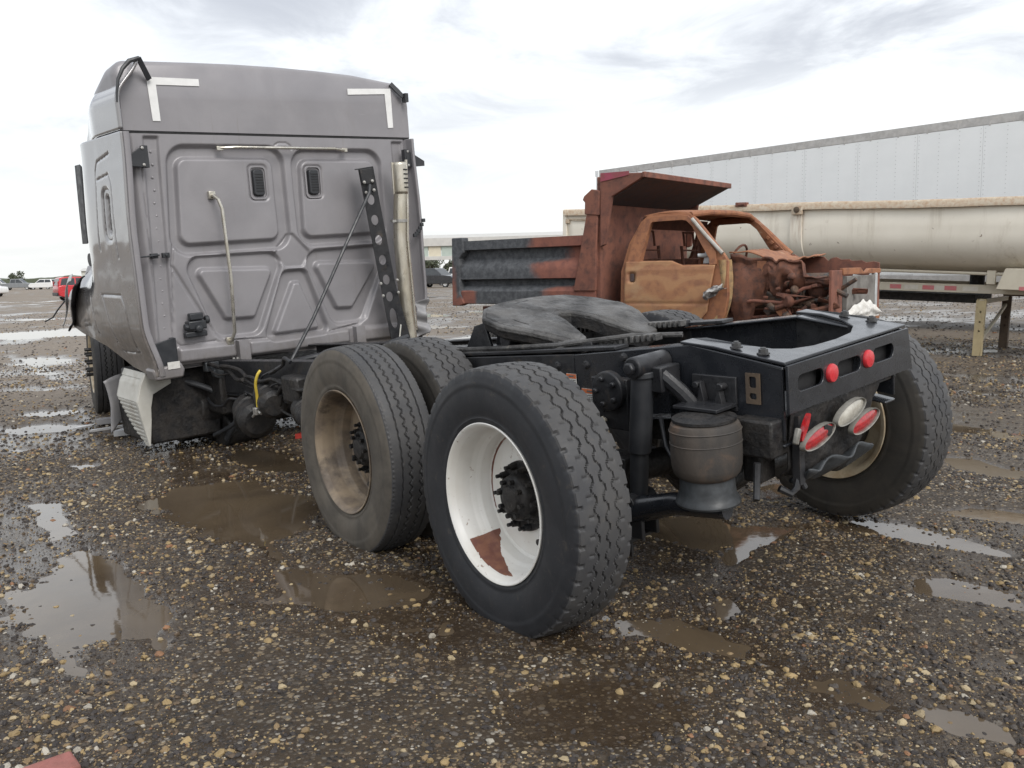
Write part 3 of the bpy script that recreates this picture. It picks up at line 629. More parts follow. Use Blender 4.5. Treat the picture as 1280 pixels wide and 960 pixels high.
def hub_mb(sym=True):
    m = MB()
    m.lathe([(.170, .140), (.154, .138), (.154, .098), (.128, .092), (.112, .088), (.104, .078), (.102, .054), (.090, .046), (.086, .020), (.086, .001)], n=40)
    for k in range(8):
        a = k * math.pi / 4 + .2; y, z = .070 * math.cos(a), .070 * math.sin(a); m.cyl((.106, y, z), (.084, y, z), .010, n=6)
    for k in range(10):
        a = k * math.pi / 5; y, z = .120 * math.cos(a), .120 * math.sin(a)
        m.cyl((.156, y, z), (.126, y, z), .016, .013, n=8); m.cyl((.128, y, z), (.104, y, z), .008, n=8)
    m.cyl((.168, .19 * math.cos(2.7), .19 * math.sin(2.7)), (.13, .186 * math.cos(2.7), .186 * math.sin(2.7)), .009, n=8)
    m.cyl((.168, .195 * math.cos(4.1), .195 * math.sin(4.1)), (.135, .19 * math.cos(4.1), .19 * math.sin(4.1)), .015, .012, n=8)
    return m
hubM = hub_mb().mesh('hub', m_grime, 40)
drumM = MB().lathe([(.19, .0), (.19, .165), (.21, .20), (.32, .20), (.33, .215), (.36, .215), (.36, .05), (.36, 0)], n=40).mesh('brake_drum', m_grime, 40)
valveM = None
def wheel(Mw, ty, rimm, label=None):
    """Mw: wheel centre frame, x pointing inwards, origin at the outer rim face"""
    w = bpy.data.objects.new('wheel', None); put(w, truck, Mw)
    if label: w['label'] = label
    part('tyre', ty, None, w, Mw @ Tr(.128, 0, 0)); part('rim', rimm, None, w, Mw); part('hub', hubM, None, w, Mw); part('brake_drum', drumM, None, w, Mw)
    return w
XO = -1.2034
rimW = rim_mesh([m_rimW, m_rimB], (R_(318), R_(246)))
rimB = rim_mesh([m_rimB, m_rimB]); rimC = rim_mesh([m_rimE, m_rimE])
wheel(A @ Tr(XO, 0, RT), tyA, rimW, 'white rim with torn rust patch and black tyre')
wheel(A @ Tr(XO, 1.3017, RT) @ Rx(.6), tyB, rimB, 'dusty brown wheel and tyre')
wheel(A @ Tr(XO + .345, 1.3017, RT) @ Rx(.3), tyC2, rimB, 'inner dual wheel with brownish sidewall')
wheel(A @ Tr(-XO, 0, RT) @ Rz(math.pi) @ Rx(1.1), tyC, rimC, 'wheel with cream inner rim and brownish tyre')
wheel(A @ Tr(-XO, 1.3017, RT) @ Rz(math.pi), tyA, rimB)
# axles
for y in (0, 1.3017):
    ax = MB(); ax.cyl((-1.0, y, RT), (1.0, y, RT), .062, n=20)
    ax.lathe([(-.26, .06), (-.22, .10), (-.14, .19), (-.04, .225), (.08, .215), (.18, .14), (.25, .08), (.27, .06)], (0.02, y, RT), n=28)
    ax.cyl((.02, y + .10, RT + .02), (.02, y + .36, RT + .06), .12, .07, n=20)
    for sx in (-1, 1): ax.box((sx * .52, y, RT), (.13, .17, .15)); ax.cyl((sx * .78, y, RT), (sx * .86, y, RT), .11, n=20)
    part('axle', ax, m_grime, truck, A, .006)

# frame rails (C section), following the sag of the wrecked chassis
def ztop(y): return float(np.interp(y, [-.69, -.289, .321, 1.3, 2.5, 4.2], [1.040, 1.102, 1.030, .955, .86, .76]))
def rail(sx, y0, ys, hgt, wfl):
    m = MB(); xo = sx * .43
    for a, b in zip(ys[:-1], ys[1:]):
        for dz, th, x0, x1 in ((0, .012, xo, xo - sx * wfl), (-hgt, .012, xo, xo - sx * wfl)):
            za, zb = ztop(a) + dz, ztop(b) + dz
            if dz: za, zb = za + .012, zb + .012
            xa, xb = min(x0, x1), max(x0, x1)
            V = [(xa, a, za), (xb, a, za), (xb, b, zb), (xa, b, zb), (xa, a, za - th), (xb, a, za - th), (xb, b, zb - th), (xa, b, zb - th)]
            m.add(V, [(0, 1, 2, 3), (7, 6, 5, 4), (0, 4, 5, 1), (1, 5, 6, 2), (2, 6, 7, 3), (3, 7, 4, 0)])
        xa, xb = min(xo, xo - sx * .012), max(xo, xo - sx * .012)
        za, zb = ztop(a) - .012, ztop(b) - .012; ya, yb = za - hgt + .036, zb - hgt + .036
        V = [(xa, a, za), (xb, a, za), (xb, b, zb), (xa, b, zb), (xa, a, ya), (xb, a, ya), (xb, b, yb), (xa, b, yb)]
        m.add(V, [(0, 1, 2, 3), (7, 6, 5, 4), (0, 4, 5, 1), (1, 5, 6, 2), (2, 6, 7, 3), (3, 7, 4, 0)])
    return m
for sx in (-1, 1):
    rl_ = rail(sx, 0, [-.69, -.49, -.289, .02, .345], .30, .085); part('frame_rail', rl_, m_blackgloss, truck, F, .005)
    part('frame_rail', rail(sx, 0, [.346, 1.3, 2.5, 4.2], .27, .085), m_black, truck, F, .004)

# tail: top plate with rounded pocket, end plate with three slots
def dip(mb, f):
    for V in mb.v: V[:, 2] += np.array([f(y) for y in V[:, 1]])
    return mb
pocket = [(-.352, -.245), (-.335, -.30), (-.318, -.42), (-.305, -.50), (-.285, -.56), (-.23, -.605), (-.12, -.632), (.04, -.636), (.19, -.620), (.31, -.57), (.385, -.48), (.41, -.37), (.415, -.245)]
outl = [(-.432, -.245), (-.432, -.40), (-.432, -.55), (-.432, -.70), (.505, -.70), (.505, -.55), (.505, -.40), (.505, -.245)] + pocket[::-1]
tp = dip(MB().prism(outl, 'z', .004, .016), ztop); part('tail_top_plate', tp, m_blackgloss, truck, F, .003)
bw = MB()
pk = np.array(pocket); P3 = np.stack([np.concatenate([np.stack([pk[:, 0], pk[:, 1], [ztop(y) + .003 - d for y in pk[:, 1]]], 1)[:, None]], 1) for d in (0, .15)], 1)[:, :, 0]
bw.grid(P3); part('pocket_wall', bw, m_black, truck, F)
cm_ = MB(); cm_.box((.03, -.20, .80), (.92, .05, .20)); cm_.box((.03, -.45, .842), (.86, .46, .012)); part('rear_crossmember', cm_, m_black, truck, F, .004)
rs = MB(); 
for a, b in ((-.69, -.245),): rs.beam((.50, a, ztop(a) - .09), (.50, b, ztop(b) - .09), .012, .17)
part('side_plate', rs, m_blackgloss, truck, F)
slots = [rrect(-.375, -.195, .940, 1.000, .028), rrect(-.095, .088, .940, 1.000, .028), rrect(.190, .366, .945, 1.005, .028)]
def shear(pl): return [(x, z - .004 * (x + .43) / .9) for x, z in pl]
ep = MB().plate(shear([(-.435, .868), (.535, .868), (.500, 1.046), (-.435, 1.046)]), [shear(p) for p in slots], 'y', -.715, -.703)
part('tail_plate', ep, m_blackgloss, truck, F, .002)
for sl in slots: 
    sx_, sz_ = np.mean(np.array(sl), 0)
    bb = MB().box((sx_, -.676, sz_ - .004), (.20, .004, .085)); part('slot_backing', bb, m_dark, truck, F)
for x, z in ((-.143, .967), (.140, .972)):
    b = MB().lathe([(0, .036), (-.008, .036), (-.014, .032), (-.017, .02), (-.018, .001)], (x, -.715, z), (0, 1, 0), 28); part('reflector_button', b, m_redbtn, truck, F)
blm = MB().lathe([(0, .024), (.006, .024), (.008, .018), (.020, .017), (.022, .011), (.026, .010), (.027, .001)], (0, 0, 0), (0, 0, 1), 6).mesh('bolt', m_boltd)
for x, y in ((-.385, -.585), (-.385, -.47), (.44, -.585), (.45, -.46)): part('bolt', blm, None, truck, F @ Tr(x, y, ztop(y) + .016) @ Rz(y * 9))
# lamp panel below, bent and torn
def panel_pts():
    xs = np.linspace(-.40, .27, 40); zs = np.linspace(0, 1, 26); X, Zt = np.meshgrid(xs, zs, indexing='ij')
    lo = np.interp(X, [-.40, -.15, .08, .16, .27], [.620, .565, .535, .62, .80]); top = .868 - .006 * (X + .4)
    Z = top + (lo - top) * Zt
    cr = (vnoise(X * 9 + 4, Z * 9, 21) - .5) * .035 + (vnoise(X * 23, Z * 23, 22) - .5) * .012
    Y = -.700 + .020 * Zt + cr * sstep(Zt, .05, .4)
    fold = sstep(Zt, .85, 1.0); Y = Y + .03 * fold
    return np.stack([X, Y, Z], 2)
pp = MB().grid(panel_pts()); lp = part('lamp_panel', pp, m_grime, truck, F)
sm_ = lp.modifiers.new('thick', 'SOLIDIFY'); sm_.thickness = .006
Z0K = .560; skm = MB(); X, T_ = np.meshgrid(np.linspace(-.36, .14, 24), np.linspace(0, 1, 10), indexing='ij')
skm.grid(np.stack([X + .05 * T_, -.735 + .10 * T_ + .012 * np.sin(X * 24 + T_ * 3), Z0K + .075 * (1 - T_) - .03 * T_ * sstep(X, -.3, .1) + .014 * np.sin(X * 30 + T_ * 5)], 2))
o = part('bent_lower_bracket', skm, m_pedestal, truck, F); sm_ = o.modifiers.new('thick', 'SOLIDIFY'); sm_.thickness = .008
def lamp(x, z, a, b, rot, mat, y=-.735, tilt=0):
    Mw = F @ Tr(x, y, z) @ Ry(-rot) @ Rz(tilt)
    w = MB(); 
    ring = [(0, 1.0), (-.016, 1.0), (-.022, .94), (-.020, .84), (-.010, .80)]
    n = 36; V = []; t = np.arange(n + 1) * 2 * np.pi / n
    P = np.stack([np.stack([(a - (1 - k) * b) * np.cos(t), np.full(n + 1, d), b * k * np.sin(t)], 1) for d, k in ring], 1); w.grid(P)
    o = part('tail_lamp', w, m_bezel, truck, Mw)
    l = MB(); P = np.stack([np.stack([(a - (1 - .84) * b) * k * np.cos(t), np.full(n + 1, -.012 - .010 * (1 - k * k)), b * .84 * k * np.sin(t)], 1) for k in (1, .8, .6, .4, .2, .01)], 1); l.grid(P)
    part('lens', l, mat, o, Mw); return o
l1 = lamp(-.300, .762, .112, .037, R_(9), m_red); l2 = lamp(-.064, .804, .114, .039, R_(11), m_clear); l3 = lamp(.048, .742, .112, .038, R_(9), m_red)
l1['label'] = 'cracked red tail lamp'; l2['label'] = 'clear lamp'
sh = MB().box((.06, -.026, .012), (.06, .010, .035), 0, Ry(.35)); part('broken_gap', sh, m_dark, l1, F @ Tr(-.300, -.735, .762) @ Tr(0, .012, 0))
rv = MB().prism(oval(0, 0, .012, .055, 0, 12), 'y', -.008, .008); part('marker_lens', rv, m_red, truck, F @ Tr(-.372, -.735, .812) @ Ry(.6))
rv = MB().box((0, 0, 0), (.022, .02, .06)); part('licence_lamp', rv, m_bezel, truck, F @ Tr(-.425, -.735, .790) @ Ry(.4), .006)

# hardware on the left rail
shk = MB(); shk.cyl((-.56, -.155, 1.00), (-.56, -.115, .68), .046, n=24); shk.cyl((-.56, -.115, .70), (-.56, -.095, .50), .038, n=24); shk.cyl((-.56, -.156, 1.01), (-.56, -.157, .985), .052, n=24)
part('shock_absorber', shk, m_plastic, truck, F, .004)
bu = MB(); bu.cyl((-.43, -.16, 1.035), (-.63, -.16, 1.035), .042, n=20); bu.cyl((-.63, -.16, 1.035), (-.655, -.16, 1.035), .026, n=6); bu.box((-.50, -.20, .98), (.12, .09, .10)); bu.tube([(-.53, -.22, 1.0), (-.50, -.29, .93), (-.46, -.33, .86)], .03, 10)
part('shock_mount', bu, m_black, truck, F, .006)
bs = MB(); bs.cyl((-.49, -.095, .475), (-.64, -.095, .475), .038, n=18); bs.box((-.53, -.10, .41), (.02, .12, .15)); bs.box((-.62, -.10, .41), (.02, .12, .15)); part('lower_shock_clevis', bs, m_black, truck, F, .004)
AB = (-.60, -.46)
AB = (-.585, -.455)
bag = MB(); bag.lathe([(.850, .08), (.857, .108), (.847, .124), (.830, .130), (.79, .131), (.73, .131), (.685, .129), (.660, .122), (.646, .110), (.640, .098)], (AB[0], AB[1], .0), (0, 0, 1), 64)
for zb_ in (.822, .775): bag.lathe([(.0, .1305), (.003, .1335), (.006, .1305)], (AB[0], AB[1], zb_), (0, 0, 1), 64)
for V in bag.v:
    an = np.arctan2(V[:, 1] - AB[1], V[:, 0] - AB[0]); kk = 1 + .012 * np.sin(an * 3 + V[:, 2] * 14) + .006 * np.sin(an * 7 + 2); V[:, 0] = AB[0] + (V[:, 0] - AB[0]) * kk; V[:, 1] = AB[1] + (V[:, 1] - AB[1]) * kk
sp_ = part('air_spring', bag, m_bag, truck, F)
pl = MB().lathe([(.0, .001), (.0, .118), (.010, .118), (.014, .10), (.020, .0)], (AB[0], AB[1], .857), (0, 0, 1), 40); part('top_plate', pl, m_grime, sp_, F)
pe = MB().lathe([(.10, .100), (.05, .103), (.028, .107), (.014, .113), (.005, .119), (-.002, .121), (-.010, .118), (-.010, .0)], (AB[0], AB[1], .550), (0, 0, 1), 48); part('pedestal', pe, m_pedestal, sp_, F)
ab = MB(); ab.box((-.50, -.40, .885), (.14, .20, .014)); ab.box((-.437, -.40, .925), (.012, .20, .13)); 
for yy in (-.36, -.44): ab.prism([(yy - .022, .87), (yy + .022, .87), (yy, .97)], 'x', -.475, -.445)
for yy in (-.34, -.45): ab.cyl((-.43, yy, .955), (-.48, yy, .955), .014, n=8)
part('air_spring_bracket', ab, m_black, truck, F, .003)
arm = MB(); arm.tube([(-.56, .75, .52), (-.58, .4, .40), (-.59, .1, .385), (-.595, -.12, .445), (-.59, -.30, .505), (-.585, -.54, .522)], [.04, .055, .06, .055, .045, .035], 12); part('trailing_arm', arm, m_blackgloss, truck, F)
fl = MB(); fl.box((-.60, -.03, .335), (.16, .20, .012)); fl.box((-.66, -.12, .30), (.012, .02, .06)); part('spring_clamp_plate', fl, m_grime, truck, F)
hb = MB(); hb.box((-.46, .10, .84), (.05, .20, .22)); hb.lathe([(0, .085), (.03, .085), (.035, .06), (.035, .001)], (-.485, .085, .90), (-1, 0, 0), 24)
for k in range(5): a = k * 1.25; hb.cyl((-.51, .085 + .055 * math.cos(a), .90 + .055 * math.sin(a)), (-.535, .085 + .055 * math.cos(a), .90 + .055 * math.sin(a)), .013, n=6)
part('suspension_hanger', hb, m_black, truck, F, .005)
hz_ = MB(); hz_.tube([(-.50, .12, .78), (-.54, .16, .70), (-.50, .22, .62), (-.42, .24, .60)], .014, 8); part('air_hose', hz_, m_creamp, truck, F)
hz_ = MB(); hz_.tube([(-.46, -.15, .80), (-.50, -.20, .70), (-.52, -.27, .62), (-.50, -.36, .56)], .009, 8); part('air_hose', hz_, m_plastic, truck, F); hz_ = MB(); hz_.tube([(-.50, .15, .60), (-.52, .06, .62), (-.53, .03, .52), (-.52, .03, .38)], .010, 8); part('air_hose', hz_, m_plastic, truck, F)
bx = MB(); bx.box((-.40, -.60, .78), (.20, .16, .14)); bx.box((-.40, -.56, .665), (.10, .08, .14)); bx.cyl((-.46, -.55, .80), (-.46, -.42, .80), .05, n=16); part('tail_support_box', bx, m_grime, truck, F, .01)
hk = MB(); hk.box((-.36, -.70, .72), (.035, .03, .26)); hk.tube([(-.36, -.70, .62), (-.38, -.70, .58), (-.40, -.69, .56), (-.43, -.66, .585)], .014, 8); hk.tube([(-.35, -.70, .60), (-.34, -.71, .57)], .012, 8); hk.tube([(-.52, -.63, .70), (-.53, -.63, .60), (-.55, -.64, .57)], .013, 8); part('torn_bracket', hk, m_black, truck, F)
st = MB().plate([(-.60, .895), (-.54, .895), (-.54, 1.01), (-.60, 1.01)], [rrect(-.585, -.555, .912, .936, .008), rrect(-.585, -.555, .955, .998, .008)], 'x', -.440, -.434); part('drilled_strip', st, m_legd, truck, F)
for (y0, y1, z0, z1) in ((.335, .395, .870, .940), (.185, .305, .815, .880)):
    lb = MB().box((-.4355, (y0 + y1) / 2, (z0 + z1) / 2), (.002, y1 - y0, z1 - z0)); L = part('warning_label', lb, m_label, truck, F)
    lo = MB().box((-.4368, (y0 + y1) / 2, z1 - .011), (.0008, y1 - y0, .020)); part('orange_band', lo, m_labelo, L, F)
    tx = MB()
    tx.box((-.4374, (y0 + y1) / 2, z1 - .011), (.0006, (y1 - y0) * .5, .007))
    for k in range(4): tx.box((-.4370, (y0 + y1) / 2 - .004 * (k % 2), z1 - .029 - k * .008), (.0008, (y1 - y0) * (.82 - .1 * (k % 3)), .0028))
    part('print_lines', tx, m_print, L, F, kind='stuff')
btm = MB().lathe([(0, .020), (.004, .020), (.006, .014), (.02, .013), (.021, .001)], (0, 0, 0), (-1, 0, 0), 8).mesh('frame_bolt', m_black)
for y, dz in ((.27, .05), (.45, .05), (.05, .03), (-.10, .18), (.20, .22), (.50, .17), (.62, .06)):
    part('frame_bolt', btm, None, truck, F @ Tr(-.43, y, ztop(y) - dz))
# mirrored spring and shock on the right, cross tubes
xt = MB(); xt.cyl((-.5, -.30, .50), (.5, -.30, .50), .04, n=14); xt.cyl((-.42, .25, .86), (.42, .25, .86), .06, n=14); xt.box((0, .70, .80), (.84, .14, .16)); xt.box((0, 1.9, .76), (.84, .12, .18)); xt.box((0, -.05, .72), (.70, .3, .10)); xt.tube([(-.38, -.2, .60), (-.1, .2, .74), (.3, .5, .80)], .035, 10); xt.tube([(.38, -.2, .60), (.1, .2, .74), (-.3, .5, .80)], .035, 10)
part('cross_tubes', xt, m_grime, truck, F, .004)

# fifth wheel with slide racks
fw = [(-.30, 1.10), (-.17, 1.15), (0, 1.165), (.17, 1.15), (.30, 1.10), (.40, .97), (.44, .80), (.40, .66), (.27, .44), (.19, .42), (.15, .50), (.085, .72), (.05, .82), (0, .85), (-.05, .82), (-.085, .72), (-.15, .53), (-.19, .50), (-.26, .51), (-.38, .68), (-.44, .82), (-.42, .97)]
def fz(x, y): return 1.212 - .20 * (1.165 - y) - .035 * sstep(-y, -.72, -.45) - .10 * x * 0
gxs, gys = np.linspace(-.47, .47, 150), np.linspace(.38, 1.2, 130); GX, GY = np.meshgrid(gxs, gys, indexing='ij'); sd_ = sdf(GX, GY, fw)
m5 = MB().plate(fw, [], 'z', -.03, 0.0)
V = m5.v[0]; V[:, 2] += np.array([fz(x, y) for x, y in V[:, :2]])
fwo = part('fifth_wheel', m5, m_grease, truck, F, .008)
gv = np.stack([GX, GY, np.vectorize(fz)(GX, GY)], 2); rg = np.abs(vnoise(GX * 14, GY * 14, 111) - .5) + .5 * np.abs(vnoise(GX * 33, GY * 33, 112) - .5)
gv[..., 2] += .0015 + .007 * sstep(vnoise(GX * 6 + 3, GY * 6, 113) * .6 + vnoise(GX * 20, GY * 20, 114) * .4, .35, .75) - .006 * (1 - sstep(rg, .02, .07)) - .012 * (sd_ > -.02)
gl5 = MB(); gl5.grid(gv); nc = GX.shape[1]; okc = (sd_ < -.012); keepf = [okc[i, j] and okc[i + 1, j] and okc[i, j + 1] and okc[i + 1, j + 1] for i in range(GX.shape[0] - 1) for j in range(nc - 1)]
gl5.f = [f for f, k_ in zip(gl5.f, keepf) if k_]; gl5.m = [0] * len(gl5.f); part('grease_layer', gl5, m_grease, fwo, F, ang=70)
sk5 = MB(); ff = np.array(fw + fw[:1]); cen = ff.mean(0); P = np.stack([np.stack([ff[:, 0] * k, (ff[:, 1] - .8) * k + .8, [fz(x, y) - d for x, y in ff]], 1) for k, d in ((.985, .024), (.97, .06), (.93, .075))], 1)
sk5.grid(P); part('plate_skirt', sk5, m_grime, fwo, F)
ri5 = MB()
for k in range(9):                      # grease ridges and smears lying on the plate
    a = RNG.uniform(0, 6.28); r0 = RNG.uniform(.12, .32); p = []
    for j in range(6):
        aa = a + j * RNG.uniform(.05, .14); r = r0 + RNG.normal(0, .006); x, y = r * math.cos(aa) - .02, .80 + r * math.sin(aa); p.append((x, y, fz(x, y) + .001))
    q = np.array(p); 
    if (sdf(q[:, 0], q[:, 1], fw) < -.03).all(): ri5.tube(p, [.0005, .002, .003, .0025, .002, .0005], 5)
part('grease_ridge', ri5, m_grime, fwo, F, kind='stuff')
for sx in (-1, 1):
    bk = MB(); bk.prism([(.60, 1.00), (1.02, .93), (.98, 1.09), (.88, 1.12), (.70, 1.08)], 'x', sx * .31 - .012, sx * .31 + .012); bk.cyl((sx * .28, .84, 1.06), (sx * .40, .84, 1.06), .035, n=16); bk.prism([(.95, .93), (1.25, .90), (1.10, 1.12), (1.02, 1.14)], 'x', sx * .36 - .01, sx * .36 + .01)
    part('saddle_bracket', bk, m_black, fwo, F, .004)
    rk = MB(); rk.beam((sx * .335, 1.55, ztop(1.55) + .03), (sx * .335, .30, ztop(.30) + .022), .05, .035); rk.beam((sx * .385, 1.55, ztop(1.55) + .012), (sx * .385, .10, ztop(.10) + .010), .09, .016)
    part('slide_rail', rk, m_black, truck, F, .003)
    tk = MB()
    for k in range(46):
        y = (.30 if sx > 0 else -.02) + k * .032; tk.box((sx * .292, y, ztop(y) + .030), (.045, .017, .030))
    part('slide_rack_tooth', tk, m_grease, truck, F, .003, kind='stuff')
rd = MB(); rd.tube([(-.40, 1.35, ztop(1.35) + .035), (-.40, .9, ztop(.9) + .036), (-.385, .50, ztop(.5) + .036), (-.30, .12, ztop(.12) + .045), (-.20, -.08, ztop(-.08) + .02)], .012, 8); rd.tube([(-.405, 1.3, ztop(1.3) + .018), (-.41, .5, ztop(.5) + .012), (-.36, .44, ztop(.44) + .03)], .010, 8); part('release_rod', rd, m_grease, truck, F)

# ---- cab
def polyround(pts, r): return pts
def band(d, w): return sstep(-d, -w / 2, w / 2)             # 1 inside, 0 outside
nx, nz = 330, 236
X, Z = np.meshgrid(np.linspace(-1.17, 1.15, nx), np.linspace(0, 1, nz), indexing='ij')
zb = np.interp(X, [-1.17, -.3, .7, 1.15], [.030, .012, -.050, -.075]); ZZ = zb + (1.617 - zb) * Z
H = np.zeros_like(X)          # + is towards the viewer (back)
def rp(poly, r): return sdf(X, ZZ, poly) - r
def shrink(poly, r):
    P = np.array(poly, float); c = P.mean(0); return [tuple(p - (p - c) / np.hypot(*(p - c)) * r * 1.15) for p in P]
def rec(outer, ro, inner, ri, dep=.042, w=.028):
    global H
    do = rp(shrink(outer, ro), ro); H = H - dep * band(do, w)
    if inner: di = rp(shrink(inner, ri), ri); H = H + dep * .95 * band(di, w)
rec([(-.885, 1.505), (-.03, 1.505), (-.03, .83), (-.93, .83)], .13, [(-.83, 1.435), (-.115, 1.435), (-.115, .885), (-.865, .885)], .07)
rec([(.07, 1.495), (.84, 1.495), (.84, .83), (.07, .83)], .13, [(.13, 1.43), (.785, 1.43), (.785, .885), (.11, .885)], .07)
rec([(-.83, .755), (-.13, .745), (-.36, .165), (-.66, .175)], .10, [(-.765, .67), (-.205, .64), (-.37, .30), (-.60, .31)], .035)
rec([(.12, .74), (.82, .74), (.55, .155), (.31, .16)], .10, [(.185, .655), (.73, .625), (.475, .28), (.34, .29)], .035)
rec([(-.085, .63), (.06, .63), (.215, .115), (-.28, .115)], .06, [(-.022, .53), (.015, .53), (.155, .155), (-.215, .155)], .02)
rec([(-.165, .755), (-.015, .905), (.135, .75), (.07, .648), (-.09, .648)], .03, None, 0, .016, .02)
def groove(pl, w, dep):
    global H
    d = np.full(X.shape, 9.)
    for (a, b), (c, e) in zip(pl[:-1], pl[1:]):
        t = np.clip(((X - a) * (c - a) + (ZZ - b) * (e - b)) / ((c - a) ** 2 + (e - b) ** 2), 0, 1); d = np.minimum(d, np.hypot(X - a - t * (c - a), ZZ - b - t * (e - b)))
    H = H - dep * (1 - sstep(d, w * .25, w))
groove([(-.93, .86), (-.955, .72), (-.70, .21), (-.62, .155), (-.30, .125)], .014, .014)
groove([(.84, .86), (.835, .66), (.60, .19), (.52, .145), (.22, .11)], .014, .014)
groove([(-.955, .72), (-1.00, .20), (-.96, .16), (-.70, .165)], .008, .007)
groove([(-.085, 1.525), (-.075, 1.555), (-.045, 1.572), (.02, 1.572), (.05, 1.555), (.06, 1.525)], .008, .008)
def chan(xt, xb, w, dep):
    global H
    xc = xb + (xt - xb) * (ZZ - .1) / 1.5; top = sstep(1.605 - ZZ, 0, .02)
    H = H - dep * (1 - sstep(np.abs(X - xc), w / 2 - .008, w / 2 + .012)) * top
chan(-.992, -1.062, .095, .022); chan(1.032, 1.06, .095, .022); groove([(-1.075, 1.50), (-1.115, .12)], .005, .006)
for x0, x1 in ((-.99, -.555), (-.455, .415), (.515, 1.0)):
    zc = float(np.interp((x0 + x1) / 2, [-1, 1], [.095, .045])); d = rp(shrink([(x0, zc + .04), (x1, zc + .025), (x1, zc - .045), (x0, zc - .03)], .02), .02); H = H + .030 * band(d, .035)
for (a, b, c, e) in ((-.318, -.158, 1.150, 1.415), (.142, .306, 1.155, 1.410)):
    H = H - .010 * band(rp(rrect(a + .02, b - .02, c + .02, e - .02, .02), .02), .012) - .014 * band(rp(rrect(a + .045, b - .045, c + .045, e - .045, .01), .008), .012)
dent = (vnoise(X * 2.2 + 5, ZZ * 2.2, 31) - .5) * .010 + (vnoise(X * 6, ZZ * 6, 32) - .5) * .003
H = H + dent
edge = sstep(np.abs(X + .01), 1.08, 1.16); H = H - .05 * edge ** 2
bp = MB().grid(np.stack([X, -H, ZZ], 2)); cabw = part('sleeper_back_wall', bp, m_cab, truck, C, ang=60)
# body: left and right sides, floor, front
side_poly = [(-.02, -.02), (.04, -.012), (.34, .018), (.62, .10), (.80, .15), (1.25, .185), (1.36, .45), (1.18, .92), (.92, 1.56), (.90, 1.617), (-.02, 1.617)]
body = MB().prism([(y, z) for y, z in side_poly if y > .0] + [(.06, 1.60), (.06, 0.0)], 'x', -1.10, 1.13); part('cab_body', body, m_cab, truck, C, .02)
ny, nz2 = 170, 190
Yg, Zg = np.meshgrid(np.linspace(0, 1, ny), np.linspace(0, 1, nz2), indexing='ij'); Zs = -.02 + 1.637 * Zg
yf = np.interp(Zs, [-.02, .018, .10, .15, .185, .24, .52, .72, .92, 1.56, 1.617], [.02, .34, .62, .80, 1.30, 1.62, 1.60, 1.34, 1.18, .92, .90]); Ys = -.10 + (yf + .10) * Yg
B = np.zeros_like(Ys)
def spoly(pl, r, dep, w):
    global B
    B = B - dep * band(sdf(Ys, Zs, pl) - r, w)
def sgroove(pl, w, dep):
    global B
    d = np.full(Ys.shape, 9.)
    for (a, b), (c, e) in zip(pl[:-1], pl[1:]):
        t = np.clip(((Ys - a) * (c - a) + (Zs - b) * (e - b)) / ((c - a) ** 2 + (e - b) ** 2), 0, 1); d = np.minimum(d, np.hypot(Ys - a - t * (c - a), Zs - b - t * (e - b)))
    B = B - dep * (1 - sstep(d, w * .3, w))
sgroove([(.16, 1.50), (.42, 1.46), (.46, 1.40), (.50, .86)], .011, .014); sgroove([(.44, 1.34), (.20, 1.365), (.16, 1.30), (.15, .80)], .008, .010)
spoly(rrect(.20, .36, .92, 1.27, .06), .01, .012, .015); spoly(rrect(.25, .31, .97, 1.22, .02), .008, .022, .015)
sgroove([(.60, .535), (.20, .54), (.14, .44), (.10, .14), (.42, .13), (.60, .535)], .010, .012)
sgroove([(.92, .50), (.86, .30), (.84, .24)], .012, .014)
B = B + .004 * (vnoise(Ys * 3, Zs * 3, 41) - .5) + .0015 * (vnoise(Ys * 11, Zs * 11, 42) - .5) - .02 * sstep(-Zs, -.55, -.05) * (vnoise(Ys * 5, Zs * 5, 43) - .5)
curl = .20 * sstep(Ys, .55, 1.35) ** 1.5 * (1 - .75 * sstep(-Zs, -.75, -.45)); under = .07 * sstep(-Zs, -.35, .02); tum = .03 * sstep(Zs, .9, 1.6)
for sx, mm in ((-1, m_side), (1, m_cab)):
    xs = 1.235 if sx < 0 else 1.165
    sd2 = MB().grid(np.stack([sx * (xs + B - curl - under - tum), Ys, Zs], 2)); o = part('sleeper_side', sd2, mm, truck, C, ang=60)
    so = o.modifiers.new('thick', 'SOLIDIFY'); so.thickness = .022; so.offset = 1 if sx < 0 else -1
ze = np.linspace(-.02, 1.617, 60); xo_ = -(1.235 - .07 * sstep(-ze, -.35, .02) - .03 * sstep(ze, .9, 1.6))
eg = MB().grid(np.stack([np.stack([xo_ + d, np.full_like(ze, y), ze], 1) for d, y in ((-.004, -.096), (-.002, -.106), (.010, -.109), (.030, -.108), (.038, -.100), (.040, -.07))], 1)); part('extender_edge', eg, m_cab, truck, C, ang=60)
part('slot_dark_insert', MB().prism(rrect(.262, .300, .955, 1.075, .012), 'x', -1.222, -1.205), m_dark, truck, C)  # dark insert added so the pressed slot looks shaded inside
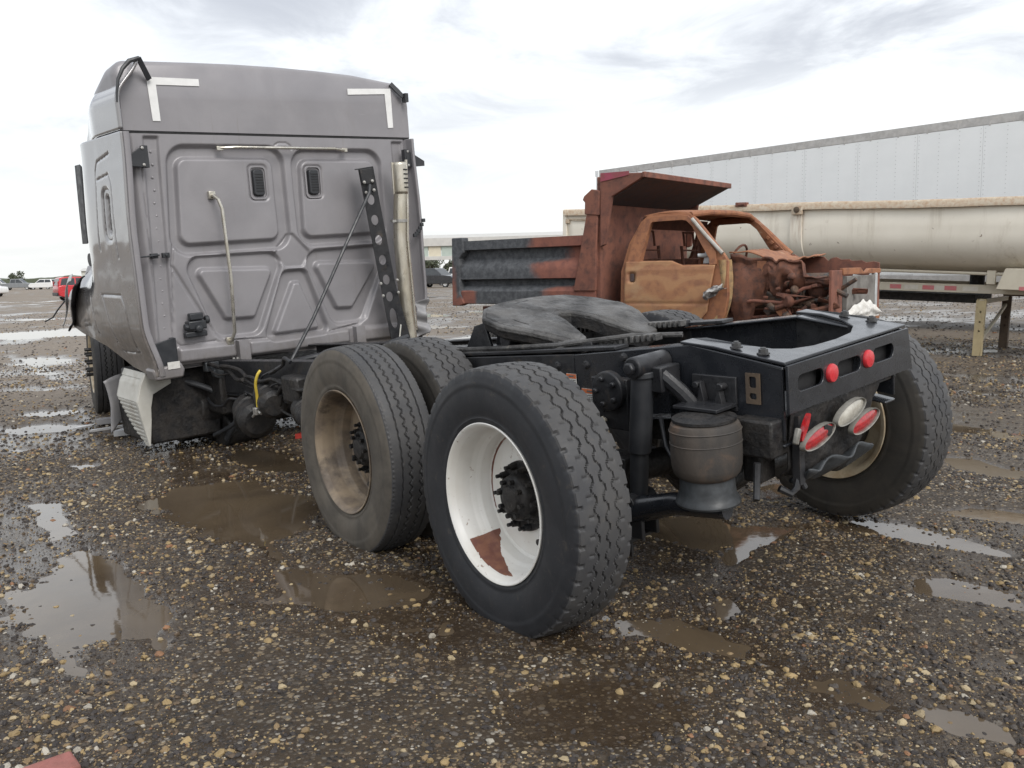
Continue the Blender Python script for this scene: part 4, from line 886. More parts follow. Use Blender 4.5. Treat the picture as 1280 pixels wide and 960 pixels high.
# curved fillets between back wall and side extenders
for sx in (-1, 1):
    fx = (lambda t, z: -1.150 - (.073 - .055 * sstep(-z, -.35, .02) - .025 * sstep(z, .9, 1.6)) * t) if sx < 0 else (lambda t, z: 1.085 + (.072 - .055 * sstep(-z, -.35, .02) - .025 * sstep(z, .9, 1.6)) * t)
    t = np.linspace(0, 1, 10); zz_ = np.linspace(0, 1, 20); Tm, Zm = np.meshgrid(t, zz_, indexing='ij')
    zb0 = .035 if sx < 0 else -.07
    Zq = zb0 + (1.61 - zb0) * Zm; P = np.stack([fx(Tm, Zq) - sx * .010 * Tm ** 4, .03 - .118 * Tm ** 1.6, Zq], 2); o = part('extender_fillet', MB().grid(P), m_cab, truck, C, ang=60)
# roof fairing
def roof_sec(hw, top, ztopedge, rcor, y, lean=0):
    p = []; z0 = 1.635
    for i in range(9): a = R_(90 * i / 8); p.append((hw - rcor + rcor * math.cos(a), ztopedge - rcor + rcor * math.sin(a)))
    crown = [(hw - rcor) * k for k in (.66, .33, 0, -.33, -.66)]
    right = [(hw, z0), (hw, z0 + .10), (hw - .002, z0 + .2)] + p
    mid = [(x, ztopedge + (top - ztopedge) * (1 - (x / hw) ** 2)) for x in crown]
    rl = rcor * .5; left = [(-x, z) for x, z in [(hw, z0), (hw, z0 + .10), (hw - .002, z0 + .2)] + [(hw - rl + rl * math.cos(R_(90 * i / 8)), ztopedge + .015 - rl + rl * math.sin(R_(90 * i / 8))) for i in range(9)]][::-1]
    return [(x, y, z) for x, z in right + mid + left]
secs = [(1.158, 2.085, 2.035, .16, .055), (1.178, 2.118, 2.068, .18, .012), (1.184, 2.130, 2.080, .19, .006)]
rf = MB(); pr = []
for hw, tp_, te, rc, y in [(1.165, 2.092, 2.045, .17, .000), (1.182, 2.118, 2.068, .19, .022), (1.186, 2.124, 2.074, .20, .06), (1.190, 2.115, 2.062, .22, .20), (1.185, 2.04, 1.985, .26, .45), (1.13, 1.93, 1.88, .22, .68), (1.02, 1.78, 1.74, .09, .88), (.92, 1.69, 1.67, .03, 1.0)]:
    pr.append(roof_sec(hw, tp_, te, rc, y))
P = np.array(pr); rf.grid(P); k = P.shape[1]; rf.add(P[0], [tuple(range(k))]); 
roof = part('roof_fairing', rf, m_cab, truck, C, ang=50)
sg = MB(); sg.box((0, .03, 1.626), (2.33, .05, .014)); part('roof_seam', sg, m_dark, truck, C)
# left roof side fairing (glossy) with black trim edge
Yr, Tz = np.meshgrid(np.linspace(0, 1, 30), np.linspace(0, 1, 30), indexing='ij')
zt = np.interp(Yr, [0, .35, .7, 1], [2.07, 2.01, 1.88, 1.66]); Zr = 1.632 + (zt - 1.632) * Tz; Yy = -.105 + Yr * .98
Xr = -1.225 + .155 * sstep(Zr, 1.80, 2.09) ** 1.3 + .10 * sstep(Yy, .35, .9)
o = part('roof_side_fairing', MB().grid(np.stack([Xr, Yy, Zr], 2)), m_side, truck, C, ang=60); so = o.modifiers.new('thick', 'SOLIDIFY'); so.thickness = .02; so.offset = -1
tr = MB(); pz = [(-1.222, 1.80), (-1.216, 1.86), (-1.198, 1.94), (-1.160, 2.01), (-1.112, 2.06), (-1.045, 2.085)]
tr.tube([(x, -.108, z) for x, z in pz], [.006, .008, .011, .013, .015, .012], 8); tr.beam((-1.045, -.095, 2.085), (-.965, -.03, 1.965), .034, .012, 0, (0, 1, 0))
bo = part('fairing_trim', tr, m_plastic, truck, C)
tr = MB(); tr.beam((1.005, -.01, 2.055), (1.10, -.04, 1.955), .036, .014, 0, (0, 1, 0)); tr.box((1.115, -.05, 1.945), (.03, .05, .07)); part('roof_bracket', tr, m_plastic, truck, C)
# tape corners
for pl in ([(-.975, 1.985), (-.612, 1.992), (-.612, 1.945), (-.915, 1.938), (-.912, 1.70), (-.965, 1.70)], [(.595, 1.995), (1.005, 2.018), (1.005, 1.71), (.955, 1.706), (.945, 1.972), (.595, 1.950)]):
    part('tape_corner', MB().prism(pl, 'y', -.006, -.0015), m_tape, truck, C)
# extender brackets: black triangles, hinges, lower mounts
for sx in (-1, 1):
    xi, xo = (-1.075, -1.215) if sx < 0 else (1.07, 1.25)
    for z, h0, h1 in ((1.46, .145, .10), ):
        b = MB().prism([(xi, z + h0 / 2), (xi, z - h0 / 2), (xo, z - .06), (xo, z - .015 if sx < 0 else z - .02)], 'y', -.075, -.06); b.box((xi + (.01 if sx < 0 else .005), -.045, z), (.035, .05, h0))
        q = part('extender_bracket', b, m_plastic, truck, C, .003); s2 = MB()
        for dz in (-.055, .055): s2.lathe([(0, .011), (.006, .010), (.008, .001)], (xi - .012 * sx * -1, -.076, z + dz), (0, -1, 0), 10)
        part('screw', s2, m_bolt, q, C, kind='stuff')
for x, z in ((-1.08, .80), (-1.00, .80)):
    b = MB().box((x, -.03, z), (.05, .03, .035)); b.lathe([(0, .012), (.006, .011), (.008, .001)], (x, -.046, z), (0, -1, 0), 8); part('hinge_clip', b, m_plastic, truck, C, .004)
b = MB(); b.tube([(-1.20, -.06, .80), (-1.13, -.055, .80), (-1.05, -.05, .805)], .006, 6); part('stay_rod', b, m_plastic, truck, C)
b = MB()
for k in range(6): b.box((1.07 + .020 * k, -.11, .83 + .012 * k + .004 * k * k * .6), (.03, .02, .03))
part('extender_chain', b, m_plastic, truck, C, .004)
b = MB(); b.prism([(-1.20, .20), (-1.03, .235), (-1.02, .06), (-1.19, .02)], 'y', -.085, -.07); b.box((-1.03, -.04, .145), (.03, .06, .17)); q = part('lower_bracket', b, m_plastic, truck, C, .004)
b = MB().prism([(-1.215, .03), (-1.01, .06), (-.985, .01), (-1.0, -.05), (-1.20, -.05)], 'y', -.10, .05); part('corner_cap', b, m_cab, truck, C, .015)
b = MB().box((-1.065, -.104, .045), (.085, .004, .05)); part('yellow_sticker', b, m_label, truck, C)
# rivets in the channels
rv = MB()
for k in range(16):
    z = 1.50 - k * .086; xc = -1.062 + (-.992 + 1.062) * (z - .1) / 1.5
    rv.lathe([(0, .009), (.003, .008), (.005, .004), (.0055, .0005)], (xc + .008 * (k % 2), .0215, z), (0, -1, 0), 8)
part('rivet', rv, m_cab, truck, C, kind='stuff')
# vents, handles, latch
for (a, b_, c, e) in ((-.318, -.158, 1.150, 1.415), (.142, .306, 1.155, 1.410)):
    x, z = (a + b_) / 2, (c + e) / 2
    v = MB().prism(rrect(x - .041, x + .041, z - .092, z + .092, .02), 'y', -.012, .03); q = part('vent', v, m_plastic, truck, C, .006)
    v = MB(); [v.box((x + .004, -.013, z + .02 * k), (.06, .006, .006)) for k in range(-3, 4)]; part('vent_fin', v, m_dark, q, C, kind='stuff')
    fr = MB().plate(rrect(x - .070, x + .070, z - .122, z + .122, .035), [rrect(x - .058, x + .058, z - .110, z + .110, .028)], 'y', .000, .008); part('vent_frame', fr, m_cab, q, C, .002)
gb = MB(); gb.tube([(-.615, .005, 1.195), (-.615, -.045, 1.195), (-.600, -.085, 1.165), (-.585, -.095, 1.10), (-.575, -.095, .60), (-.59, -.090, .22), (-.60, -.05, .155), (-.60, .0, .15)], .013, 10); g_ = part('grab_handle', gb, m_chrome, truck, C)
for x, z in ((-.615, 1.20), (-.60, .15)): part('foot_plate', MB().box((x, -.014, z), (.05, .03, .055)), m_chrome, g_, C, .004)
gb = MB(); gb.tube([(-.515, -.01, 1.528), (-.46, -.045, 1.528), (-.42, -.055, 1.530), (.40, -.055, 1.530), (.46, -.045, 1.524), (.515, -.01, 1.522)], .011, 10); g_ = part('horizontal_rail', gb, m_chrome, truck, C)
for x in (-.515, .515): part('foot_plate', MB().box((x, -.012, 1.525), (.05, .02, .03)), m_chrome, g_, C, .003)
lt = MB(); lt.box((-.85, -.04, .30), (.13, .08, .06)); lt.box((-.85, -.05, .36), (.10, .05, .05)); lt.box((-.86, -.04, .235), (.16, .05, .04)); lt.cyl((-.79, -.06, .33), (-.76, -.06, .33), .03, n=12); lt.cyl((-.90, -.05, .29), (-.94, -.05, .29), .025, n=10); lt.lathe([(0, .028), (.02, .026), (.024, .001)], (-.85, -.09, .275), (0, -1, 0), 12); part('trailer_plug_socket', lt, m_plastic, truck, C, .008)
for x, z in ((-.51, .05), (.50, .035)):
    b = MB().plate(rrect(x - .042, x + .042, z - .10, z + .10, .03), [], 'y', -.062, -.05); b.box((x - .036, -.03, z), (.01, .06, .19)); b.box((x + .036, -.03, z), (.01, .06, .19)); part('cab_mount', b, m_cab, truck, C, .004)
# exhaust stack, heat shield, perforated mount, support rod
ex = MB(); ex.tube([(.895, -.18, -.02), (.885, -.17, .30), (.880, -.16, .80), (.905, -.157, 1.05), (.922, -.155, 1.18)], [.060, .056, .053, .053, .053], 24)
exo = part('exhaust_pipe', ex, m_stack, truck, C)
SX = .925; tip = MB(); t = np.linspace(R_(110), R_(330), 18); zz_ = np.linspace(1.17, 1.42, 12); Tm, Zm = np.meshgrid(t, zz_, indexing='ij'); tip.grid(np.stack([SX + .058 * np.cos(Tm), -.155 + .060 * np.sin(Tm), Zm], 2)); o = part('perforated_tip', tip, m_stack, exo, C); so = o.modifiers.new('thick', 'SOLIDIFY'); so.thickness = .004
sl = MB()
for k in range(5):
    for a in (285, 312): sl.box((SX + .060 * math.cos(R_(a)), -.155 + .062 * math.sin(R_(a)), 1.22 + k * .035), (.03, .012, .010), 0, Rz(R_(a + 90)))
part('tip_slot', sl, m_dark, exo, C, kind='stuff')
hs = MB(); hs.tube([(.990, -.17, 1.44), (.975, -.17, 1.1), (.950, -.17, .8), (.965, -.18, .05)], .012, 8); hs.tube([(.862, -.15, 1.42), (.862, -.15, 1.17)], .008, 8); part('heat_shield_edge', hs, m_chrome, exo, C)
cl_ = MB().lathe([(-.012, .055), (-.012, .060), (.012, .060), (.012, .055)], (.896, -.16, .955), (0, 0, 1), 28); cl_.box((.83, -.17, .955), (.05, .03, .02)); part('band_clamp', cl_, m_bolt, exo, C)
dm = MB(); Tm, Zm = np.meshgrid(np.linspace(0, 1, 12), np.linspace(0, 1, 22), indexing='ij'); dm.grid(np.stack([1.00 + .10 * Tm + .02 * np.sin(Zm * 9), -.12 - .05 * Tm + .02 * np.sin(Zm * 14 + Tm * 4), -.03 + .30 * Zm + .04 * Tm], 2)); o = part('torn_silver_panel', dm, m_greypl, truck, C); so = o.modifiers.new('thick', 'SOLIDIFY'); so.thickness = .004
p0, p1 = Vector((.508, -.20, 1.36)), Vector((.70, -.20, -.06)); dv = (p1 - p0); Lb = dv.length; ang_ = math.atan2(dv.x, -dv.z)
Mb = C @ Tr(*p0) @ Ry(-ang_) @ Rz(-.30)
hl = [oval(.055, -z, .030, .040) for z in (.24, .40, .56, .72, .88, 1.02)] + [oval(.055, -1.20, .032, .085)]
b = MB().plate([(0, 0), (.11, 0), (.12, -.9), (.15, -1.25), (.17, -1.45), (.0, -1.45), (0, -.9)], hl, 'y', -.006, .006); q = part('perforated_mount', b, m_black, truck, Mb, .002)
b = MB(); b.box((.118, .05, -.72), (.010, .11, 1.45)); b.box((.06, .045, .004), (.125, .10, .008)); b.box((.055, -.015, -.06), (.10, .02, .115)); part('mount_flange', b, m_black, q, Mb, .002)
b = MB(); 
for x, z in ((.02, -.10), (.085, -.10), (.02, -.18), (.085, -.17), (.14, -.9), (.13, -1.0), (.0, -.9), (.0, -1.0)): b.lathe([(0, .013), (.012, .012), (.014, .001)], (x, -.026 if z > -.5 else -.008, z), (0, -1, 0), 8)
part('mount_bolt', b, m_bolt, q, Mb, kind='stuff')
b = MB(); b.tube([(.57, -.25, 1.24), (.54, -.28, 1.18), (.23, -.36, .78), (-.14, -.44, .28), (-.40, -.50, -.02), (-.50, -.53, -.12)], .013, 8); part('support_rod', b, m_plastic, truck, C)
b = MB(); b.tube([(.77, -.24, .12), (.73, -.27, .03), (.71, -.28, -.06)], .006, 6); part('bent_wire', b, m_chrome, truck, C)
# machinery and hoses below the back of the cab
def under(): pass
mc = MB(); mc.box((.0, .35, -.22), (1.5, .9, .30)); mc.cyl((-.8, .35, -.36), (.4, .35, -.40), .20, n=24); mc.lathe([(-.4, .001), (-.4, .12), (-.2, .2), (.1, .26), (.3, .30), (.32, .001)], (-.1, .5, -.36), (0, 1, 0), 28); mc.cyl((-.55, -.22, -.10), (-.15, -.22, -.09), .075, n=20); mc.cyl((-.70, .05, -.16), (.0, .0, -.20), .11, n=20); mc.cyl((-.85, .55, -.42), (.5, .75, -.42), .23, n=28); mc.box((.15, -.15, -.12), (.9, .2, .10)); mc.cyl((.0, .3, -.28), (.0, -1.4, -.26), .06, n=16); mc.lathe([(-.2, .001), (-.2, .13), (.2, .13), (.2, .001)], (-.45, .25, -.55), (1, .2, 0), 24)
part('drive_machinery', mc, m_grime, truck, C, .015)
tk = MB(); tk.lathe([(-.30, .001), (-.30, .20), (-.27, .235), (.27, .235), (.30, .20), (.30, .001)], (-.55, .75, -.36), (1, .1, 0), 32); part('air_tank', tk, m_plastic, truck, C)
for pts_, r, mm in (([(-.62, -.24, -.17), (-.45, -.30, -.22), (-.25, -.30, -.27), (-.20, -.30, -.30)], .020, m_pedestal), ([(-.20, -.32, -.28), (-.05, -.34, -.20), (.10, -.35, -.17), (.35, -.36, -.12), (.9, -.4, -.06)], .014, m_black), ([(-.30, -.25, -.05), (-.05, -.40, .0), (.30, -.40, -.02), (.75, -.35, .03)], .022, m_plastic), ([(-.66, -.1, -.05), (-.62, -.2, -.20), (-.68, -.15, -.42), (-.75, .1, -.55)], .016, m_plastic), ([(-.35, -.3, -.12), (-.3, -.34, -.35), (-.1, -.36, -.46), (.2, -.3, -.40)], .018, m_black), ([(-.9, .2, -.12), (-.72, .05, -.22), (-.60, .0, -.40), (-.66, .1, -.60)], .022, m_plastic), ([(-.25, -.48, -.14), (-.05, -.46, -.13), (.2, -.40, -.10)], .03, m_grime), ([(0.02, -.42, -.26), (-.15, -.40, -.34), (-.30, -.36, -.42)], .012, m_bolt)):
    part('hose', MB().tube(smooth(pts_), r, 10), mm, truck, C)
part('yellow_hose', MB().tube(smooth([(-.58, 3.17, .785), (-.605, 3.175, .755), (-.615, 3.20, .692), (-.605, 3.225, .606), (-.60, 3.25, .53)]), .010, 8), m_yellow, truck, F)
gl = MB(); gl.box((-.60, 3.26, .50), (.05, .05, .05)); gl.cyl((-.60, 3.28, .49), (-.61, 3.33, .45), .010, n=8); gl.cyl((-.60, 3.24, .50), (-.61, 3.19, .49), .012, n=8); part('hose_fitting', gl, m_bolt, truck, F, .004)
kn = MB(); kn.lathe([(0, .045), (.05, .045), (.055, .03), (.055, .001)], (-.74, -.05, -.055), (0, -1, 0), 20); kn.box((-.74, .02, -.02), (.12, .06, .07)); part('round_drain_knob', kn, m_pedestal, truck, C, .005)
pv = MB()
for x, z in ((-.44, .015), (-.41, .013), (-.38, .012), (-.35, .0)): pv.lathe([(0, .012), (.01, .011), (.012, .001)], (x - .15, -.02, z), (0, -1, 0), 8)
part('floor_bolt', pv, m_bolt, truck, C, kind='stuff')
fi = MB(); fi.beam((-.72, .0, -.10), (-.45, -.1, -.02), .03, .03); part('grey_bracket', fi, m_pedestal, truck, C, .004)
# cream tank skirt behind the left step, cut away at the back
pf = [(-1.200, -.005), (-1.235, -.10), (-1.262, -.215), (-1.245, -.36), (-1.218, -.525)]
def skx(z): return np.interp(-z, [.005, .10, .215, .36, .525], [-1.175, -1.225, -1.262, -1.245, -1.218])
Yk, Zk = np.meshgrid(np.linspace(0, 1, 24), np.linspace(-.015, -.545, 150), indexing='ij')
yk = .15 + Yk * np.interp(-Zk, [.015, .2, .45, .545], [.42, .42, .22, .05])
gr = np.where((-Zk > .215) & (-Zk < .52), .007 * sstep(np.sin(-Zk * 2 * np.pi / .030), -.2, .6) * (sstep(Yk, .10, .14)), 0)
gr = gr + np.where((-Zk > .06) & (-Zk < .075), .006, 0) * sstep(Yk, .1, .14)
o = part('ribbed_tank_skirt', MB().grid(np.stack([skx(Zk) + gr, yk, Zk], 2)), m_skirt, truck, C, ang=40); so = o.modifiers.new('thick', 'SOLIDIFY'); so.thickness = .012; so.offset = -1
inn = [(-1.010, -.02), (-1.008, -.115), (-1.145, -.175), (-1.170, -.27), (-1.178, -.36), (-1.205, -.54)]
rear = [(float(skx(z)), z) for z in np.linspace(-.015, -.545, 14)] + inn[::-1]
part('skirt_rear_face', MB().prism(rear, 'y', .138, .150), m_skirt, truck, C, .004)
bx_ = MB(); bx_.prism([(-1.15, -.03), (-.70, -.03), (-.62, -.30), (-.66, -.56), (-1.19, -.545), (-1.20, -.30)], 'y', .17, .75); part('battery_box', bx_, m_grime, truck, C, .02)
wh = MB(); wh.lathe([(-.06, .20), (-.05, .23), (0, .24), (.06, .23), (.07, .16)], (-.62, .35, -.40), (.3, 1, 0), 28); part('loose_hoop', wh, m_grime, truck, C)
# steer wheel, turned so its tread faces back
Ms = Tr(-4.13, 9.02, .535) @ Rz(.50) @ Matrix.Scale(1.02, 4)
sw = wheel(Ms @ Tr(-.16, 0, 0), tyD, rimC)
bl_ = MB(); [bl_.cyl((-.05, .13 * math.cos(k * .628), .13 * math.sin(k * .628)), (.16, .13 * math.cos(k * .628), .13 * math.sin(k * .628)), .016, n=6) for k in range(10)]; part('lug_nut', bl_, m_grime, sw, Ms @ Tr(-.16, 0, 0), kind='stuff')
# torn grey splash guard, mirror, crumpled fender
g = MB(); Tm, Zm = np.meshgrid(np.linspace(0, 1, 8), np.linspace(0, 1, 14), indexing='ij'); g.grid(np.stack([-1.29 + .21 * Tm + .02 * Zm + .02 * np.sin(Zm * 4), .74 + .08 * Tm, -.12 - .40 * Zm * (1 - .3 * Tm) + .03 * Tm + .012 * np.sin(Zm * 12 + Tm * 3)], 2)); o = part('torn_splash_guard', g, m_greypl, truck, C); so = o.modifiers.new('thick', 'SOLIDIFY'); so.thickness = .006
g = MB().prism([(.30, -.10), (.36, -.055), (.55, -.06), (.50, -.10), (.40, -.13)], 'x', -1.15, -1.13); part('white_torn_edge', g, m_silver, truck, C)
mr = MB(); mr.prism([(-1.075, 1.52), (-1.060, 1.50), (-1.035, 1.20), (-1.075, .93), (-1.098, .90), (-1.088, 1.2)], 'y', 1.28, 1.42); mo = part('mirror_housing', mr, m_plastic, truck, C, .01)
[part('mirror_arm', MB().cyl((-1.06, 1.34, z), (-.90, 1.20, z - .01), .012, n=8), m_plastic, truck, C) for z in (1.38, 1.05)]; part('mirror_mount', MB().box((-1.03, .95, 1.56), (.10, .08, .08)), m_plastic, truck, C, .01); part('spot_mirror', MB().lathe([(-.02, .0), (-.02, .05), (.03, .06), (.035, 0)], (-1.12, 1.15, .78), (1, 0, 0), 20), m_plastic, truck, C)
wsh = MB().prism([(1.00, .62), (1.26, .50), (1.16, .92), (.98, 1.30)], 'x', -1.10, -1.02); part('door_edge', wsh, m_greypl, truck, C, .01)
Tm, Zm = np.meshgrid(np.linspace(0, 1, 12), np.linspace(0, 1, 20), indexing='ij')
fd = MB().grid(np.stack([-1.15 - .11 * Tm - .02 * np.sin(Zm * 6), 1.30 + .40 * Zm - .10 * Tm + .03 * np.sin(Tm * 5), .66 - .40 * Zm - .06 * Tm + .02 * np.sin(Zm * 15)], 2)); o = part('crumpled_fender_liner', fd, m_dark, truck, C); so = o.modifiers.new('thick', 'SOLIDIFY'); so.thickness = .012
fd = MB().grid(np.stack([-1.245 - .035 * Tm - .02 * np.sin(Zm * 6), 1.28 + .40 * Zm - .05 * Tm, .68 - .36 * Zm - .05 * Tm + .02 * np.sin(Zm * 11)], 2)); o = part('torn_fender_skin', fd, m_silver, truck, C); so = o.modifiers.new('thick', 'SOLIDIFY'); so.thickness = .008
fd = MB().grid(np.stack([-1.17 + .14 * Tm, 1.27 - .10 * Tm, .30 - .10 * Zm + .02 * np.sin(Tm * 6)], 2)); part('grey_fender_corner', fd, m_greypl, truck, C)
part('side_marker', MB().box((-1.10, 1.20, .185), (.05, .05, .025)), m_amber, truck, C, .004)
part('dangling_wire', MB().tube([(-1.28, 1.40, .48), (-1.34, 1.45, .40), (-1.37, 1.5, .34), (-1.43, 1.52, .31)], .006, 6), m_plastic, truck, C)
hd = MB(); hd.prism([(1.2, .2), (2.6, .15), (3.0, .45), (2.6, .72), (1.3, .85)], 'x', -.75, .85); part('hood', hd, m_cab, truck, C, .08)
for (y0, z0, w_, h_) in ((.33, .41, .05, .07), (.22, .44, .05, .075)):
    st_ = MB().box((-1.215, y0, z0), (.004, w_, h_), 0, Rx(.15)); part('scuffed_sticker', st_, m_greypl, truck, C)
rgt = np.random.default_rng(5)
for k in range(16):
    y = 2.0 + 1.7 * rgt.random(); z = .80 - .30 * rgt.random(); p = []
    for j in range(6):
        p.append((-.48 - .04 * rgt.random(), y + .15 * j * (1 if k % 2 else -.4), z + .022 * rgt.normal() - .05 * math.sin(j * .7 + k)))
    part('hose', MB().tube(smooth(p), .007 + .009 * rgt.random(), 8), [m_grime, m_grime, m_black][k % 3], truck, F)
for y, z, dx, dy, dz in ((2.55, .74, .10, .16, .12), (2.9, .66, .12, .22, .18), (2.2, .62, .09, .12, .10)):
    part('valve_box', MB().box((-.47, y, z), (dx, dy, dz)), m_grime, truck, F, .02)
for y, z, r, L in ((3.25, .56, .10, .30), (2.75, .52, .085, .26), (3.55, .42, .13, .34)):
    part('air_chamber', MB().lathe([(-L / 2, .001), (-L / 2, r * .7), (-L / 2 + .03, r), (-.01, r), (0, r * 1.12), (.01, r), (L / 2 - .03, r), (L / 2, r * .6), (L / 2, .001)], (-.50, y, z), (.3, 1, .15), 24), m_grime, truck, F)

# ------------------------------------------------------------------ burnt dump truck
D = Tr(-.721, 11.3, 0) @ Rz(R_(-39))      # x forward, y away from the camera, side face on y = 0
dump = thing('dump_truck', 'burnt out rusty dump truck with orange brown cab and no hood', 'dump truck', D)
def dmask(mb, fn): 
    V = np.concatenate(mb.v); mb.at = {'char': fn(V)}; return mb
def fine_prism(poly, x0, x1, n):
    """profile in (y, z) swept along x in n slices so attributes can vary along it"""
    P = np.array(poly); xs = np.linspace(x0, x1, n); G = np.stack([np.stack([np.full(len(P), x), P[:, 0], P[:, 1]], 1) for x in xs])
    m = MB(); m.grid(np.concatenate([G, G[:, :1]], 1)); m.add(G[0], [tuple(range(len(P)))]); m.add(G[-1], [tuple(range(len(P)))[::-1]]); return m
def charred(V):
    x, z = V[:, 0], V[:, 2]
    y = np.abs(V[:, 1] - 1.03); edge = 1.86 - .52 * sstep(y, .975, 1.02) - .12 * np.sin(z * 5)
    c = 1 - sstep(x, edge - .22, edge + .22)
    c = np.minimum(c, np.where(z < 1.13, sstep(x, .28, .48), 1.0))
    return c * 1.15 - .05
bedp = [(.00, 1.735), (.00, 1.625), (.085, 1.615), (.085, 1.50), (.012, 1.415), (.0, 1.355), (.0, 1.262), (.085, 1.250), (.085, 1.19), (.02, 1.135), (.0, 1.110), (.0, .965), (.03, .955), (.12, .955), (.12, 1.735)]
for sgn, nm in ((1, 'near'), (-1, 'far')):
    pl = [(y if sgn > 0 else 2.06 - y, z) for y, z in bedp]
    part('bed_side', dmask(fine_prism(pl, .10, 2.16, 44), charred), m_bedrust, dump, D, ang=30)
    post = MB(); y0 = -.025 if sgn > 0 else 1.965; post.prism([(0, .93), (.02, 1.78), (.20, 1.78), (.21, 1.60), (.135, 1.52), (.135, 1.08), (.20, .96), (.12, .93)], 'y', y0, y0 + .12)
    part('rear_post', dmask(post, lambda V: np.where(V[:, 2] > 1.05, 1.1, -.2)), m_bedrust, dump, D, .012)
tg = MB(); tg.box((.03, 1.03, 1.30), (.05, 1.9, .62)); [tg.box((.0, .3 + .5 * k, 1.30), (.05, .08, .60)) for k in range(4)]; part('tailgate', dmask(tg, lambda V: V[:, 0] * 0 + .6), m_bedrust, dump, D, .01)
part('bed_floor', MB().box((1.12, 1.03, 1.0), (2.1, 1.9, .05)), m_bedplain, dump, D)
fr = MB(); fr.prism([(2.16, .955), (2.22, .955), (2.24, 2.36), (2.18, 2.36)], 'y', .02, 2.04); part('bed_front_wall', fr, m_bedplain, dump, D, .01)
for y0 in (-.02, 1.99):
    g = MB(); g.prism([(1.87, 1.11), (2.165, 1.11), (2.215, 2.00), (2.07, 2.0)], 'y', y0, y0 + .09); part('corner_post', g, m_bedplain, dump, D, .01)
    g = MB(); g.prism([(2.045, 1.96), (2.235, 1.94), (2.245, 2.205), (2.14, 2.23), (2.04, 2.16), (2.02, 2.12), (2.05, 2.09)], 'y', y0 - .01, y0 + .09); part('tarp_housing', g, m_bedplain, dump, D, .008)
    g = MB(); g.prism([(2.245, 1.60), (2.30, 1.62), (2.395, 2.135), (2.79, 2.315), (2.80, 2.355), (2.28, 2.385), (2.25, 2.38)], 'y', y0, y0 + .05); part('shield_gusset', g, m_bedplain, dump, D, .006)
sh = MB(); sh.prism([(2.25, 2.378), (2.805, 2.352), (2.81, 2.305), (2.79, 2.30), (2.40, 2.13), (2.24, 2.06), (2.235, 2.10), (2.39, 2.165), (2.77, 2.335), (2.25, 2.360)], 'y', .03, 2.03); part('cab_shield', sh, m_under, dump, D, .006)
lip = MB(); lip.beam((2.80, -.03, 2.335), (2.80, 2.07, 2.335), .035, .06); part('shield_lip', lip, m_bedplain, dump, D, .006)
pk_ = MB().prism([(2.26, 2.30), (2.62, 2.345), (2.62, 2.385), (2.26, 2.392)], 'y', -.028, -.022); part('magenta_paint_patch', pk_, M('magenta_paint', (.33, .060, .10), (.26, .07, .075), 9, .35, .65, .6), dump, D)
# chassis, wheels
ch = MB(); [ch.box((2.3, y, .80), (4.6, .08, .20)) for y in (.60, 1.40)]; [ch.box((x, 1.0, .80), (.1, .8, .15)) for x in (.2, 1.4, 2.4, 3.3)]; ch.cyl((1.15, .1, .42), (1.15, 1.9, .42), .06); ch.cyl((4.15, .2, .40), (4.15, 1.75, .40), .06); part('chassis', ch, m_rustd, dump, D, .01)
wt = MB().lathe([(-.10, .21), (-.11, .25), (-.11, .36), (-.09, .395), (-.05, .405), (.05, .405), (.09, .395), (.11, .36), (.11, .25), (.10, .21)], (0, 0, 0), (0, 1, 0), 40).mesh('tyre', m_grime)
wr = MB().lathe([(-.10, .215), (-.06, .20), (.0, .19), (.03, .10), (.0, .06), (-.05, .055), (-.06, .001)], (0, 0, 0), (0, 1, 0), 40).mesh('rim', m_rustd)
for x, y in ((4.15, .16), (4.15, 1.78), (1.15, .14), (1.15, .40), (1.15, 1.60), (1.15, 1.88)):
    w = bpy.data.objects.new('wheel', None); Mw = D @ Tr(x, y, .40); put(w, dump, Mw); part('tyre', wt, None, w, Mw); part('rim', wr, None, w, Mw)
# cab shell: near and far side with window openings
Y0, Y1 = .05, 1.86
outer = [(2.445, .80), (2.455, 1.317), (2.53, 1.62), (2.665, 1.855), (2.74, 1.912), (2.80, 1.922), (3.15, 1.922), (3.25, 1.905), (3.33, 1.845), (3.50, 1.66), (3.665, 1.475), (3.72, 1.40), (3.73, 1.05), (3.70, .86), (3.60, .70), (3.45, .665), (2.50, .70)]
win = [(2.700, 1.432), (2.745, 1.66), (2.790, 1.830), (2.815, 1.848), (3.175, 1.852), (3.225, 1.84), (3.300, 1.775), (3.42, 1.58), (3.515, 1.44), (3.522, 1.39), (3.505, 1.378), (3.19, 1.378), (3.13, 1.395), (3.06, 1.425)]
def tum(mb, y, sg):
    for V in mb.v: V[:, 1] += sg * (.16 * np.clip(V[:, 2] - 1.40, 0, 1) - .03 * np.sin(np.clip((V[:, 2] - .65) / .75, 0, 1) * math.pi))
    return mb
for y, sg, lab in ((Y0, 1, None), (Y1, -1, None)):
    part('cab_side', tum(MB().plate(outer, [win], 'y', y - .004 + (.03 if sg > 0 else -.03), y + .05 * sg + (.03 if sg > 0 else -.03)), y, sg), m_cabrust, dump, D, .006)
dx, dz = np.meshgrid(np.linspace(0, 1, 60), np.linspace(0, 1, 50), indexing='ij')
